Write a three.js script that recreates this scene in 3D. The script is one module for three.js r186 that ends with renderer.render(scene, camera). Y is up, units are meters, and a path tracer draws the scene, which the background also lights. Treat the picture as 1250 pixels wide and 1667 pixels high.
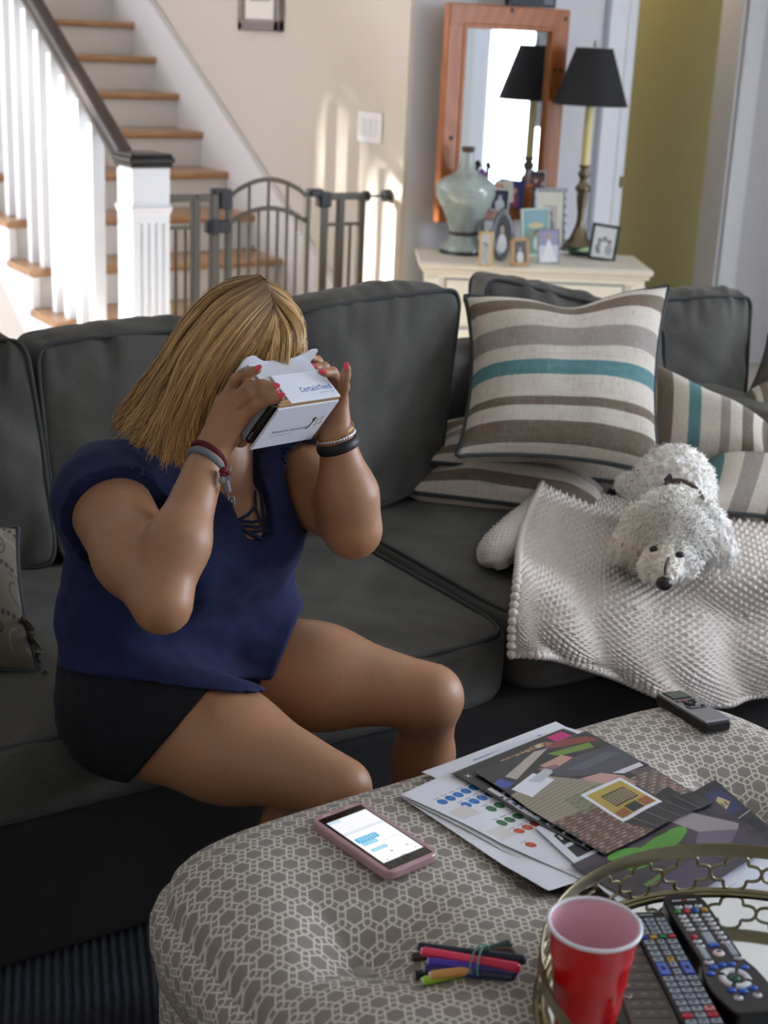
import * as THREE from 'three';
import { RoundedBoxGeometry } from 'three/addons/geometries/RoundedBoxGeometry.js';
import { mergeGeometries, mergeVertices, toCreasedNormals } from 'three/addons/utils/BufferGeometryUtils.js';
import { ImprovedNoise } from 'three/addons/math/ImprovedNoise.js';
import { RectAreaLightUniformsLib } from 'three/addons/lights/RectAreaLightUniformsLib.js';

// ---------------------------------------------------------------- camera, sky, sun, window light, exposure
const scene = new THREE.Scene();
const V = (x, y, z) => new THREE.Vector3(x, y, z);
const FPX = 2360, PITCH = 18.05 * Math.PI / 180, ROLL = 2.65 * Math.PI / 180, YAW = 33.5 * Math.PI / 180, EYE = 1.5;
const camera = new THREE.PerspectiveCamera(2 * Math.atan(833.5 / FPX) * 180 / Math.PI, 1250 / 1667, 0.05, 60);
const FW = V(0, -Math.sin(PITCH), -Math.cos(PITCH)), R0 = V(1, 0, 0), U0 = R0.clone().cross(FW);
const RT = R0.clone().multiplyScalar(Math.cos(ROLL)).addScaledVector(U0, Math.sin(ROLL));
const UP = U0.clone().multiplyScalar(Math.cos(ROLL)).addScaledVector(R0, -Math.sin(ROLL));
for (const v of [FW, RT, UP]) { const x = v.x, z = v.z; v.x = x * Math.cos(YAW) - z * Math.sin(YAW); v.z = x * Math.sin(YAW) + z * Math.cos(YAW); }
camera.position.set(0, EYE, 0);
camera.quaternion.setFromRotationMatrix(new THREE.Matrix4().makeBasis(RT, UP, FW.clone().negate()));
camera.focus = 2.2; camera.userData.fStop = 5.6;
scene.add(camera);
const renderer = new THREE.WebGLRenderer({ antialias: true });
renderer.toneMapping = THREE.LinearToneMapping;
renderer.toneMappingExposure = 1.0;
renderer.shadowMap.enabled = true;
RectAreaLightUniformsLib.init();
scene.background = new THREE.Color(0.9, 1.0, 1.15);
// low sun through openings out of view on the left: it lands on the wooden floor behind the sofa
const SUN = new THREE.DirectionalLight(0xfffbf4, 50);
SUN.position.set(-6, 2.61, -8.4); SUN.target.position.set(2.34, 0, -4.23); SUN.shadow.radius = 8; SUN.castShadow = true;
SUN.shadow.mapSize.set(2048, 2048); Object.assign(SUN.shadow.camera, { left: -4, right: 4, top: 4, bottom: -4, near: 0.1, far: 20 });
scene.add(SUN, SUN.target);
function windowLight(w, h, from, to, color, power) {
  const l = new THREE.RectAreaLight(color, power, w, h); l.position.copy(from); l.lookAt(to); scene.add(l); return l;
}
windowLight(0.62, 1.58, V(5.78, 0.82, -2.26), V(0, 0.82, -2.26), 0xe6efff, 9);    // glazed door in the right wall, seen in the mirror
windowLight(2.1, 1.66, V(5.78, 1.75, 0.0), V(0, 1.75, 0.0), 0xe2ecff, 15);           // unseen high window in the right wall, placed to light the ottoman
windowLight(1.0, 1.2, V(-1.14, 0.83, -6.4), V(5, 0.83, -6.4), 0xe6ecff, 14);        // unseen low glazing on the left, placed to light the stair foot
windowLight(1.5, 1.5, V(-1.14, 1.75, -8.7), V(5, 1.75, -8.7), 0xe8eeff, 14);        // in front of an unseen glowing pane, placed to light the stairs

// ---------------------------------------------------------------- helpers
let seed = 12345;
const rnd = () => { seed |= 0; seed = seed + 0x6D2B79F5 | 0; let t = Math.imul(seed ^ seed >>> 15, 1 | seed); t = t + Math.imul(t ^ t >>> 7, 61 | t) ^ t; return ((t ^ t >>> 14) >>> 0) / 4294967296; };
const rr = (a, b) => a + (b - a) * rnd();
const noiseGen = new ImprovedNoise();
const NZ = (x, y, z) => noiseGen.noise(x + 31.7, y + 11.3, z + 7.9);
const cl = (x, a = 0, b = 1) => Math.max(a, Math.min(b, x)), mix = (a, b, t) => a + (b - a) * t, sst = (a, b, x) => { const t = cl((x - a) / (b - a)); return t * t * (3 - 2 * t); };
const at = (px, py, d) => V(0, EYE, 0).addScaledVector(FW, d).addScaledVector(RT, (px - 625) / FPX * d).addScaledVector(UP, -(py - 833.5) / FPX * d);
const ray = (px, py) => at(px, py, 1).sub(V(0, EYE, 0));
const atY = (px, py, y) => { const r = ray(px, py); return V(0, EYE, 0).addScaledVector(r, (y - EYE) / r.y); };
const atX = (px, py, x) => { const r = ray(px, py); return V(0, EYE, 0).addScaledVector(r, x / r.x); };
const atZ = (px, py, z) => { const r = ray(px, py); return V(0, EYE, 0).addScaledVector(r, z / r.z); };
const used = {};
function numbered(name) { const n = used[name] ?? 0; used[name] = n + 1; return n ? name + '_' + String(n).padStart(3, '0') : name; }
function thing(name, label, category, pos, group) {
  const o = new THREE.Group(); o.name = numbered(name); scene.add(o); if (pos) o.position.copy(pos);
  o.userData = { label, category }; if (group) o.userData.group = group; return o;
}
function merged(gs) {
  if (!Array.isArray(gs)) return gs;
  gs = gs.map((g) => { const n = g.index ? g.toNonIndexed() : g; for (const k of Object.keys(n.attributes)) if (!['position', 'normal', 'uv', 'color'].includes(k)) n.deleteAttribute(k); if (!n.attributes.normal) n.computeVertexNormals(); if (!n.attributes.uv) n.setAttribute('uv', new THREE.BufferAttribute(new Float32Array(n.attributes.position.count * 2), 2)); return n; });
  return gs.length === 1 ? gs[0] : mergeGeometries(gs);
}
function obj(name, gs, mat, parent = scene) {
  const m = new THREE.Mesh(merged(gs), mat); m.castShadow = m.receiveShadow = true;
  m.name = parent === scene ? numbered(name) : name; parent.add(m); return m;
}
function tag(o, label, category, group) { o.userData = { label, category }; if (group) o.userData.group = group; return o; }
function struct(name, gs, mat, parent = scene) { const o = obj(name, gs, mat, parent); if (parent === scene) o.userData.kind = 'structure'; return o; }
const M = (color, rough = 0.7, o = {}) => new THREE.MeshStandardMaterial({ color, roughness: rough, ...o });
const MP = (color, rough = 0.7, o = {}) => new THREE.MeshPhysicalMaterial({ color, roughness: rough, ...o });
const box = (w, h, d, x = 0, y = 0, z = 0) => new THREE.BoxGeometry(w, h, d).translate(x, y, z);
const rbox = (w, h, d, r = 0.004, x = 0, y = 0, z = 0, s = 2) => new RoundedBoxGeometry(w, h, d, s, Math.min(r, w / 2.01, h / 2.01, d / 2.01)).translate(x, y, z);
const cyl = (r1, r2, h, n = 20, x = 0, y = 0, z = 0) => new THREE.CylinderGeometry(r1, r2, h, n).translate(x, y, z);
const sph = (r, x = 0, y = 0, z = 0, n = 16) => new THREE.SphereGeometry(r, n, Math.ceil(n * 0.7)).translate(x, y, z);
const lathe = (pts, n = 40) => new THREE.LatheGeometry(pts.map(([r, y]) => new THREE.Vector2(r, y)), n);
const curve = (pts, closed = false) => new THREE.CatmullRomCurve3(pts, closed, 'centripetal');
const tube = (pts, r, n = 24, k = 8, closed = false) => new THREE.TubeGeometry(curve(pts, closed), n, r, k, closed);
function bar(a, b, r, k = 8) { const d = b.clone().sub(a), g = new THREE.CylinderGeometry(r, r, d.length(), k); g.applyQuaternion(new THREE.Quaternion().setFromUnitVectors(V(0, 1, 0), d.clone().normalize())); return g.translate((a.x + b.x) / 2, (a.y + b.y) / 2, (a.z + b.z) / 2); }
function beam(a, b, w, h) {      // rectangular bar from a to b, h measured upward
  const d = b.clone().sub(a), f = d.clone().normalize(), s = f.clone().cross(V(0, 1, 0)).normalize(), u = s.clone().cross(f);
  return rbox(w, h, d.length(), 0.004).applyMatrix4(new THREE.Matrix4().makeBasis(s, u, f.clone().negate()).setPosition(a.clone().add(b).multiplyScalar(0.5)));
}
const frameM = (o, x, y, z) => { o.matrixAutoUpdate = true; o.quaternion.setFromRotationMatrix(new THREE.Matrix4().makeBasis(x, y, z)); return o; };
function boxUV(g, s = 1) {       // box-projected uv in metres
  g = g.index ? g.toNonIndexed() : g; if (!g.attributes.normal) g.computeVertexNormals();
  const p = g.attributes.position, n = g.attributes.normal, uv = new Float32Array(p.count * 2);
  for (let i = 0; i < p.count; i += 3) {
    const ax = Math.abs(n.getX(i) + n.getX(i + 1) + n.getX(i + 2)), ay = Math.abs(n.getY(i) + n.getY(i + 1) + n.getY(i + 2)), az = Math.abs(n.getZ(i) + n.getZ(i + 1) + n.getZ(i + 2));
    for (let j = i; j < i + 3; j++) {
      const X = p.getX(j), Y = p.getY(j), Z = p.getZ(j);
      uv[j * 2] = (ax > ay && ax > az ? Z : X) * s; uv[j * 2 + 1] = (ay > ax && ay > az ? Z : Y) * s;
    }
  }
  g.setAttribute('uv', new THREE.BufferAttribute(uv, 2)); return g;
}
function deform(g, f) { const p = g.attributes.position, v = V(0, 0, 0); for (let i = 0; i < p.count; i++) { v.fromBufferAttribute(p, i); f(v, i); p.setXYZ(i, v.x, v.y, v.z); } g.computeVertexNormals(); return g; }
// superellipsoid-rounded cube in [-1,1]^3 as an indexed grid
function superCube(seg, n) {
  const g = mergeVertices((() => { const b = new THREE.BoxGeometry(2, 2, 2, ...(Array.isArray(seg) ? seg : [seg, seg, seg])); b.deleteAttribute('uv'); b.deleteAttribute('normal'); return b; })(), 1e-5);
  const p = g.attributes.position;
  const sh = (t) => Math.sin(t * Math.PI / 2 * 0.98) / Math.sin(Math.PI / 2 * 0.98);
  for (let i = 0; i < p.count; i++) { const x = mix(p.getX(i), sh(p.getX(i)), 0.7), y = mix(p.getY(i), sh(p.getY(i)), 0.7), z = mix(p.getZ(i), sh(p.getZ(i)), 0.7), s = Math.pow(Math.abs(x) ** n + Math.abs(y) ** n + Math.abs(z) ** n, -1 / n); p.setXYZ(i, x * s, y * s, z * s); }
  return g;
}
// soft block between eight corners: near face (a0 top-left, a1 top-right, a2 bottom-right, a3 bottom-left), far face (b0..b3)
function hexa(a, b, n = 8, seg = 28, bulge = 0.02, wr = 0.004, ws = 9, pucker = 0) {
  const g = superCube(seg, n), mp = (x, y, z) => {
    const u = (x + 1) / 2, v = (1 - y) / 2, w = (1 - z) / 2, q = V(0, 0, 0);
    [[a, 1 - w], [b, w]].forEach(([c, k]) => { q.addScaledVector(c[0], (1 - u) * (1 - v) * k).addScaledVector(c[1], u * (1 - v) * k).addScaledVector(c[2], u * v * k).addScaledVector(c[3], (1 - u) * v * k); });
    return q;
  };
  const nz = a[1].clone().sub(a[0]).cross(a[0].clone().sub(a[3])).normalize(), ny = a[0].clone().sub(a[3]).normalize(), nx = a[1].clone().sub(a[0]).normalize();
  deform(g, (v) => {
    const { x, y, z } = v, q = mp(x, y, z);
    q.addScaledVector(nz, bulge * (1 - x * x) * (1 - y * y) * z).addScaledVector(ny, bulge * 0.7 * (1 - x * x) * (1 - z * z) * y).addScaledVector(nx, bulge * 0.5 * (1 - y * y) * (1 - z * z) * x);
    const k = wr * (NZ(q.x * ws, q.y * ws * 0.6, q.z * ws) + 0.5 * NZ(q.x * ws * 2.3, q.y * ws * 1.6, q.z * ws * 2.3));
    const pk = pucker * Math.sin(x * 17 + 5 * NZ(x * 2.2 + q.x * 3, y, 4)) * sst(0.45, 0.98, Math.abs(y)) * (0.6 + NZ(x * 3, q.x * 2, 9));
    v.copy(q).addScaledVector(nz, k * Math.sign(z) + pk * z).addScaledVector(ny, k * 0.6 + pk * 0.7);
  });
  g.userData.map = mp; return g;
}
const hexUV = (g, s = 1) => { const n = g.attributes.normal ? g : (g.computeVertexNormals(), g); return boxUV(n, s); };
// ---------------------------------------------------------------- canvas textures
function canvas(w, h, draw) { const c = document.createElement('canvas'); c.width = w; c.height = h; draw(c.getContext('2d'), w, h); return c; }
function tex(c, srgb = true, rx = 1, ry = 1) { const t = new THREE.CanvasTexture(c); if (srgb) t.colorSpace = THREE.SRGBColorSpace; t.wrapS = t.wrapT = THREE.RepeatWrapping; t.repeat.set(rx, ry); t.magFilter = THREE.LinearFilter; return t; }
function dataTex(w, h, f, srgb = false) {
  const d = new Uint8Array(w * h * 4); for (let y = 0; y < h; y++) for (let x = 0; x < w; x++) { const c = f(x / w, y / h, x, y), i = (y * w + x) * 4; d[i] = c[0]; d[i + 1] = c[1]; d[i + 2] = c[2]; d[i + 3] = 255; }
  const t = new THREE.DataTexture(d, w, h); if (srgb) t.colorSpace = THREE.SRGBColorSpace; t.wrapS = t.wrapT = THREE.RepeatWrapping; t.magFilter = THREE.LinearFilter; t.needsUpdate = true; return t;
}
const tn = (u, v, f, o = 0) => { const a = u * Math.PI * 2, b = v * Math.PI * 2, k = f / 6.283; return NZ(Math.cos(a) * k + o, Math.sin(a) * k + Math.cos(b) * k * 1.01, Math.sin(b) * k + o * 2); };   // tiling noise
const weaveBump = dataTex(256, 256, (u, v, x, y) => { const k = 128 + 50 * Math.sin(x * Math.PI / 2) * Math.sin(y * Math.PI / 2) + 60 * (rnd() - 0.5); return [k, k, k]; });
const woodTex = (c1, c2, dir = 0, s = 3) => dataTex(256, 256, (u, v) => { const a = dir ? v : u, b = dir ? u : v; const g = 0.5 + 0.5 * Math.sin((b * 18 + 2.2 * tn(a, b, 2, s) + 0.5 * tn(a * 1, b, 8, s)) * 2 * Math.PI) * 0.6 + 0.25 * tn(a, b * 8 % 1, 12, s) + 0.12 * (rnd() - 0.5); const t = cl(g); return [mix(c1[0], c2[0], t), mix(c1[1], c2[1], t), mix(c1[2], c2[2], t)]; }, true);
// ---------------------------------------------------------------- distance fields and surface nets
const SD = {
  cap: (a, b, ra, rb = ra) => { const bx = b.x - a.x, by = b.y - a.y, bz = b.z - a.z, L = bx * bx + by * by + bz * bz || 1e-9; return (x, y, z) => { const px = x - a.x, py = y - a.y, pz = z - a.z, h = Math.max(0, Math.min(1, (px * bx + py * by + pz * bz) / L)), dx = px - bx * h, dy = py - by * h, dz = pz - bz * h; return Math.sqrt(dx * dx + dy * dy + dz * dz) - (ra + (rb - ra) * h); }; },
  ell: (c, X, Y, Z, rx, ry, rz) => (x, y, z) => { const px = x - c.x, py = y - c.y, pz = z - c.z, u = (px * X.x + py * X.y + pz * X.z) / rx, v = (px * Y.x + py * Y.y + pz * Y.z) / ry, w = (px * Z.x + py * Z.y + pz * Z.z) / rz, l = Math.sqrt(u * u + v * v + w * w); const k = Math.sqrt((u / rx) ** 2 + (v / ry) ** 2 + (w / rz) ** 2); return k < 1e-6 ? -Math.min(rx, ry, rz) : l * (l - 1) / k; },
  union: (fs, k) => (x, y, z) => { let d = fs[0](x, y, z); for (let i = 1; i < fs.length; i++) { const e = fs[i](x, y, z), h = Math.max(k - Math.abs(d - e), 0) / k; d = Math.min(d, e) - h * h * k * 0.25; } return d; },
  sub: (f, g, k = 0.004) => (x, y, z) => { const d = f(x, y, z), e = -g(x, y, z), h = Math.max(k - Math.abs(d - e), 0) / k; return Math.max(d, e) + h * h * k * 0.25; },
  plane: (p, n) => (x, y, z) => (x - p.x) * n.x + (y - p.y) * n.y + (z - p.z) * n.z,
  off: (f, r) => (x, y, z) => f(x, y, z) - r,
  and: (f, g, k = 0.004) => (x, y, z) => { const d = f(x, y, z), e = g(x, y, z), h = Math.max(k - Math.abs(d - e), 0) / k; return Math.max(d, e) + h * h * k * 0.25; },
};
function nets(f, lo, hi, c) {
  const nx = Math.ceil((hi.x - lo.x) / c) + 1, ny = Math.ceil((hi.y - lo.y) / c) + 1, nz = Math.ceil((hi.z - lo.z) / c) + 1, val = new Float32Array(nx * ny * nz), id = new Int32Array(nx * ny * nz).fill(-1);
  const I = (i, j, k) => (k * ny + j) * nx + i;
  for (let k = 0; k < nz; k++) for (let j = 0; j < ny; j++) for (let i = 0; i < nx; i++) val[I(i, j, k)] = f(lo.x + i * c, lo.y + j * c, lo.z + k * c);
  const P = [], idx = [], co = [0, 1, nx, nx + 1, nx * ny, nx * ny + 1, nx * ny + nx, nx * ny + nx + 1], E = [[0, 1], [2, 3], [4, 5], [6, 7], [0, 2], [1, 3], [4, 6], [5, 7], [0, 4], [1, 5], [2, 6], [3, 7]];
  for (let k = 0; k < nz - 1; k++) for (let j = 0; j < ny - 1; j++) for (let i = 0; i < nx - 1; i++) {
    const b = I(i, j, k); let m = 0; for (let q = 0; q < 8; q++) if (val[b + co[q]] < 0) m |= 1 << q;
    if (m === 0 || m === 255) continue;
    let x = 0, y = 0, z = 0, n = 0;
    for (const [s, t] of E) { if (((m >> s) & 1) === ((m >> t) & 1)) continue; const va = val[b + co[s]], vb = val[b + co[t]], h = va / (va - vb); x += mix(s & 1, t & 1, h); y += mix((s >> 1) & 1, (t >> 1) & 1, h); z += mix((s >> 2) & 1, (t >> 2) & 1, h); n++; }
    id[b] = P.length / 3; P.push(lo.x + (i + x / n) * c, lo.y + (j + y / n) * c, lo.z + (k + z / n) * c);
  }
  const quad = (a, b, cc, d, fl) => { if (a < 0 || b < 0 || cc < 0 || d < 0) return; fl ? idx.push(a, b, cc, a, cc, d) : idx.push(a, cc, b, a, d, cc); };
  for (let k = 1; k < nz - 1; k++) for (let j = 1; j < ny - 1; j++) for (let i = 1; i < nx - 1; i++) {
    const v = val[I(i, j, k)] < 0;
    if (v !== val[I(i + 1, j, k)] < 0) quad(id[I(i, j - 1, k - 1)], id[I(i, j, k - 1)], id[I(i, j, k)], id[I(i, j - 1, k)], v);
    if (v !== val[I(i, j + 1, k)] < 0) quad(id[I(i - 1, j, k - 1)], id[I(i - 1, j, k)], id[I(i, j, k)], id[I(i, j, k - 1)], v);
    if (v !== val[I(i, j, k + 1)] < 0) quad(id[I(i - 1, j - 1, k)], id[I(i, j - 1, k)], id[I(i, j, k)], id[I(i - 1, j, k)], v);
  }
  const g = new THREE.BufferGeometry(); g.setAttribute('position', new THREE.Float32BufferAttribute(P, 3)); g.setIndex(idx);
  const N = new Float32Array(P.length), e = c * 0.5;
  for (let i = 0; i < P.length; i += 3) { const x = P[i], y = P[i + 1], z = P[i + 2]; let a = f(x + e, y, z) - f(x - e, y, z), b = f(x, y + e, z) - f(x, y - e, z), d = f(x, y, z + e) - f(x, y, z - e); const l = Math.hypot(a, b, d) || 1; N[i] = a / l; N[i + 1] = b / l; N[i + 2] = d / l; }
  g.setAttribute('normal', new THREE.BufferAttribute(N, 3));
  const uv = new Float32Array(P.length / 3 * 2); for (let i = 0; i < P.length / 3; i++) { uv[i * 2] = P[i * 3] + P[i * 3 + 2]; uv[i * 2 + 1] = P[i * 3 + 1]; }
  g.setAttribute('uv', new THREE.BufferAttribute(uv, 2)); return g;
}
function hit(px, py, f, d0, d1) {      // first surface point of a field on a line of sight
  let d = d0; for (let i = 0; i < 200 && d < d1; i++) { const p = at(px, py, d), v = f(p.x, p.y, p.z); if (v < 0.0004) return p; d += Math.max(v * 0.8, 0.0006); } return at(px, py, d1);
}
// ---------------------------------------------------------------- the setting
const plaster = (c, s) => { const t = dataTex(128, 128, (u, v) => { const k = 128 + 30 * tn(u, v, 6, s) + 40 * (rnd() - 0.5); return [k, k, k]; }); t.repeat.set(2, 2); return M(c, 0.75, { bumpMap: t, bumpScale: 0.0006 }); };
const wallBeige = plaster(0xd4cabb, 1), wallGrey = plaster(0xd2d3d6, 2), wallOlive = plaster(0xab9f68, 3), ceilMat = plaster(0xeeeeec, 4), white = M(0xf1f2f4, 0.38), whiteSoft = M(0xe9ecf0, 0.5);
const oakT = woodTex([160, 118, 78], [192, 150, 108], 0), oak = M(0xffffff, 0.3, { map: oakT });
const floorT = woodTex([196, 182, 164], [222, 210, 194], 0, 5); floorT.repeat.set(1, 6);
struct('floor', boxUV(box(8.2, 0.1, 13.4, 2.3, -0.05, -3.4)), M(0xffffff, 0.22, { map: floorT }));
struct('ceiling', box(8.2, 0.12, 13.4, 2.3, 2.76, -3.4), ceilMat);
struct('wall_stair', [box(0.02, 2.7, 4.899, 3.31, 1.35, -7.4105)].map((g) => boxUV(g)), wallBeige);
struct('unseen_blocking_wall', boxUV(box(2.15, 2.7, 0.12, -0.1, 1.35, -3.75)), wallGrey);  // unseen wall, placed to block the left window light from the woman
struct('wall_back', [box(0.94, 2.7, 0.14, 3.79, 1.35, -5.03), box(0.12, 2.7, 4.76, 3.38, 1.35, -7.48), box(0.16, 2.7, 0.14, 4.34, 1.35, -5.17), box(0.66, 0.6, 0.14, 4.96, 2.4, -5.17), box(0.96, 2.7, 0.14, 5.73, 1.35, -5.17)].map((g) => boxUV(g)), wallGrey);
struct('wall_far', boxUV(box(8.2, 2.7, 0.14, 2.3, 1.35, -9.93)), wallBeige);
struct('wall_hall', [box(2.9, 2.7, 0.12, 4.9, 1.35, -5.81)].map((g) => boxUV(g)), wallOlive);
struct('wall_front', boxUV(box(8.2, 2.7, 0.14, 2.3, 1.35, 3.2)), wallGrey);
// left wall out of view, its openings placed to shape the sunlight, right wall with the sliding door
{
  const W = (z0, z1, y0, y1) => box(0.14, y1 - y0, z1 - z0, -1.23, (y0 + y1) / 2, (z0 + z1) / 2);
  struct('wall_left', [W(-5.9, 3.3, 0, 2.7), W(-6.9, -5.9, 0, 0.2), W(-6.9, -5.9, 1.45, 2.7), W(-7.12, -6.9, 0, 2.7), W(-7.42, -7.12, 0, 1.5), W(-7.42, -7.12, 2.3, 2.7), W(-7.66, -7.42, 0, 2.7), W(-7.76, -7.66, 0, 2.2), W(-7.9, -7.76, 0, 2.7), W(-9.5, -7.9, 0, 0.95), W(-9.5, -7.9, 2.55, 2.7), W(-10, -9.5, 0, 2.7)].map((g) => boxUV(g)), wallBeige);  // narrow slits placed to throw sun streaks on the stair wall
  struct('unseen_window_2', [box(0.05, 1.35, 0.06, -1.16, 0.83, -5.9), box(0.05, 1.35, 0.06, -1.16, 0.83, -6.9), box(0.05, 0.06, 1.0, -1.16, 0.2, -6.4), box(0.05, 0.06, 1.0, -1.16, 1.46, -6.4)], white);  // unseen frame round the opening that lets the sun onto the floor
  const fw = struct('unseen_window_3', [box(0.05, 1.7, 0.07, -1.16, 1.75, -7.9), box(0.05, 1.7, 0.07, -1.16, 1.75, -9.5), box(0.05, 0.07, 1.6, -1.16, 0.95, -8.7), box(0.05, 0.07, 1.6, -1.16, 2.55, -8.7)], white);  // unseen window, placed to brighten the staircase
  struct('glow_pane', box(0.02, 1.6, 1.6, -1.2, 1.75, -8.7), new THREE.MeshStandardMaterial({ color: 0xf4f6fa, roughness: 0.6, emissive: 0xe8efff, emissiveIntensity: 1.5 }), fw);  // opaque pane made to glow, no daylight comes through it
  const R = (z0, z1, y0, y1) => box(0.14, y1 - y0, z1 - z0, 5.87, (y0 + y1) / 2, (z0 + z1) / 2);
  struct('wall_right', [R(1.1, 3.3, 0, 2.7), R(-1.94, -1.1, 0, 2.7), R(-5.24, -2.6, 0, 2.7), R(-2.6, -1.94, 1.64, 2.7), R(-1.1, 1.1, 2.62, 2.7), R(-1.1, 1.1, 0, 0.88)].map((g) => boxUV(g)), wallGrey);
  const door = struct('door_1', [rbox(0.05, 1.76, 0.14, 0.006, 5.775, 0.88, -1.85), rbox(0.09, 1.7, 0.05, 0.006, 5.77, 0.85, -1.96), rbox(0.05, 1.76, 0.1, 0.006, 5.775, 0.88, -2.64), rbox(0.06, 0.1, 0.9, 0.006, 5.775, 1.68, -2.26)], M(0xdfe4ec, 0.5));
  for (let i = 0; i < 11; i++) struct('blind_slat', rbox(0.012, 0.056, 0.13, 0.004, 5.7, 1.06 + i * 0.056, -2.53), M(0x8d909c, 0.8), door);
  struct('unseen_window_1', [box(0.1, 1.8, 0.08, 5.8, 1.75, -1.1), box(0.1, 1.8, 0.08, 5.8, 1.75, 1.1), box(0.1, 0.08, 2.2, 5.8, 2.62, 0), box(0.1, 0.08, 2.2, 5.8, 0.88, 0), box(0.05, 1.7, 0.05, 5.82, 1.75, 0)], white);  // unseen window out of frame, placed to light the seating from the right
}
// doorway to the olive hall and its casing
struct('trim_2', [rbox(0.15, 2.15, 0.03, 0.006, 4.49, 1.07, -5.09), rbox(0.035, 2.15, 0.022, 0.006, 4.43, 1.07, -5.075), rbox(0.025, 2.15, 0.02, 0.005, 4.535, 1.07, -5.078), rbox(0.14, 2.1, 0.02, 0.004, 4.615, 1.07, -5.2).rotateY(0)], whiteSoft);
struct('trim_3', [rbox(0.1, 2.15, 0.03, 0.006, 5.33, 1.07, -5.09), rbox(0.03, 2.15, 0.04, 0.006, 5.285, 1.07, -5.1), rbox(0.02, 2.15, 0.16, 0.004, 5.28, 1.07, -5.17), rbox(0.85, 0.12, 0.03, 0.006, 4.95, 2.16, -5.09)], whiteSoft);
obj('strike_plate', rbox(0.012, 0.05, 0.02, 0.003, 4.565, 0.93, -5.075), M(0x8a7a4a, 0.35, { metalness: 0.9 }), scene.getObjectByName('trim_2'));
{ // unseen hall lamp above the doorway's view, placed to light the olive wall
  const t = thing('unseen_pendant_lamp', 'small unseen pendant lamp placed above the doorway to light the olive hall', 'lamp', V(4.9, 2.2, -5.48));
  obj('globe', sph(0.07, 0, 0, 0, 24), new THREE.MeshStandardMaterial({ color: 0xfff0d0, emissive: 0xffd9a0, emissiveIntensity: 2 }), t); obj('cord', cyl(0.005, 0.005, 0.4, 8, 0, 0.27, 0), M(0x222222), t);
  const l = new THREE.PointLight(0xffe8c8, 0.55); l.position.set(4.9, 2.2, -5.48); l.castShadow = true; l.shadow.radius = 3; scene.add(l);
}
struct('baseboard_back', rbox(0.8, 0.12, 0.018, 0.005, 3.87, 0.06, -4.951), white);
struct('baseboard_stair', rbox(0.018, 0.12, 0.3, 0.005, 3.291, 0.06, -5.12), white);

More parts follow.
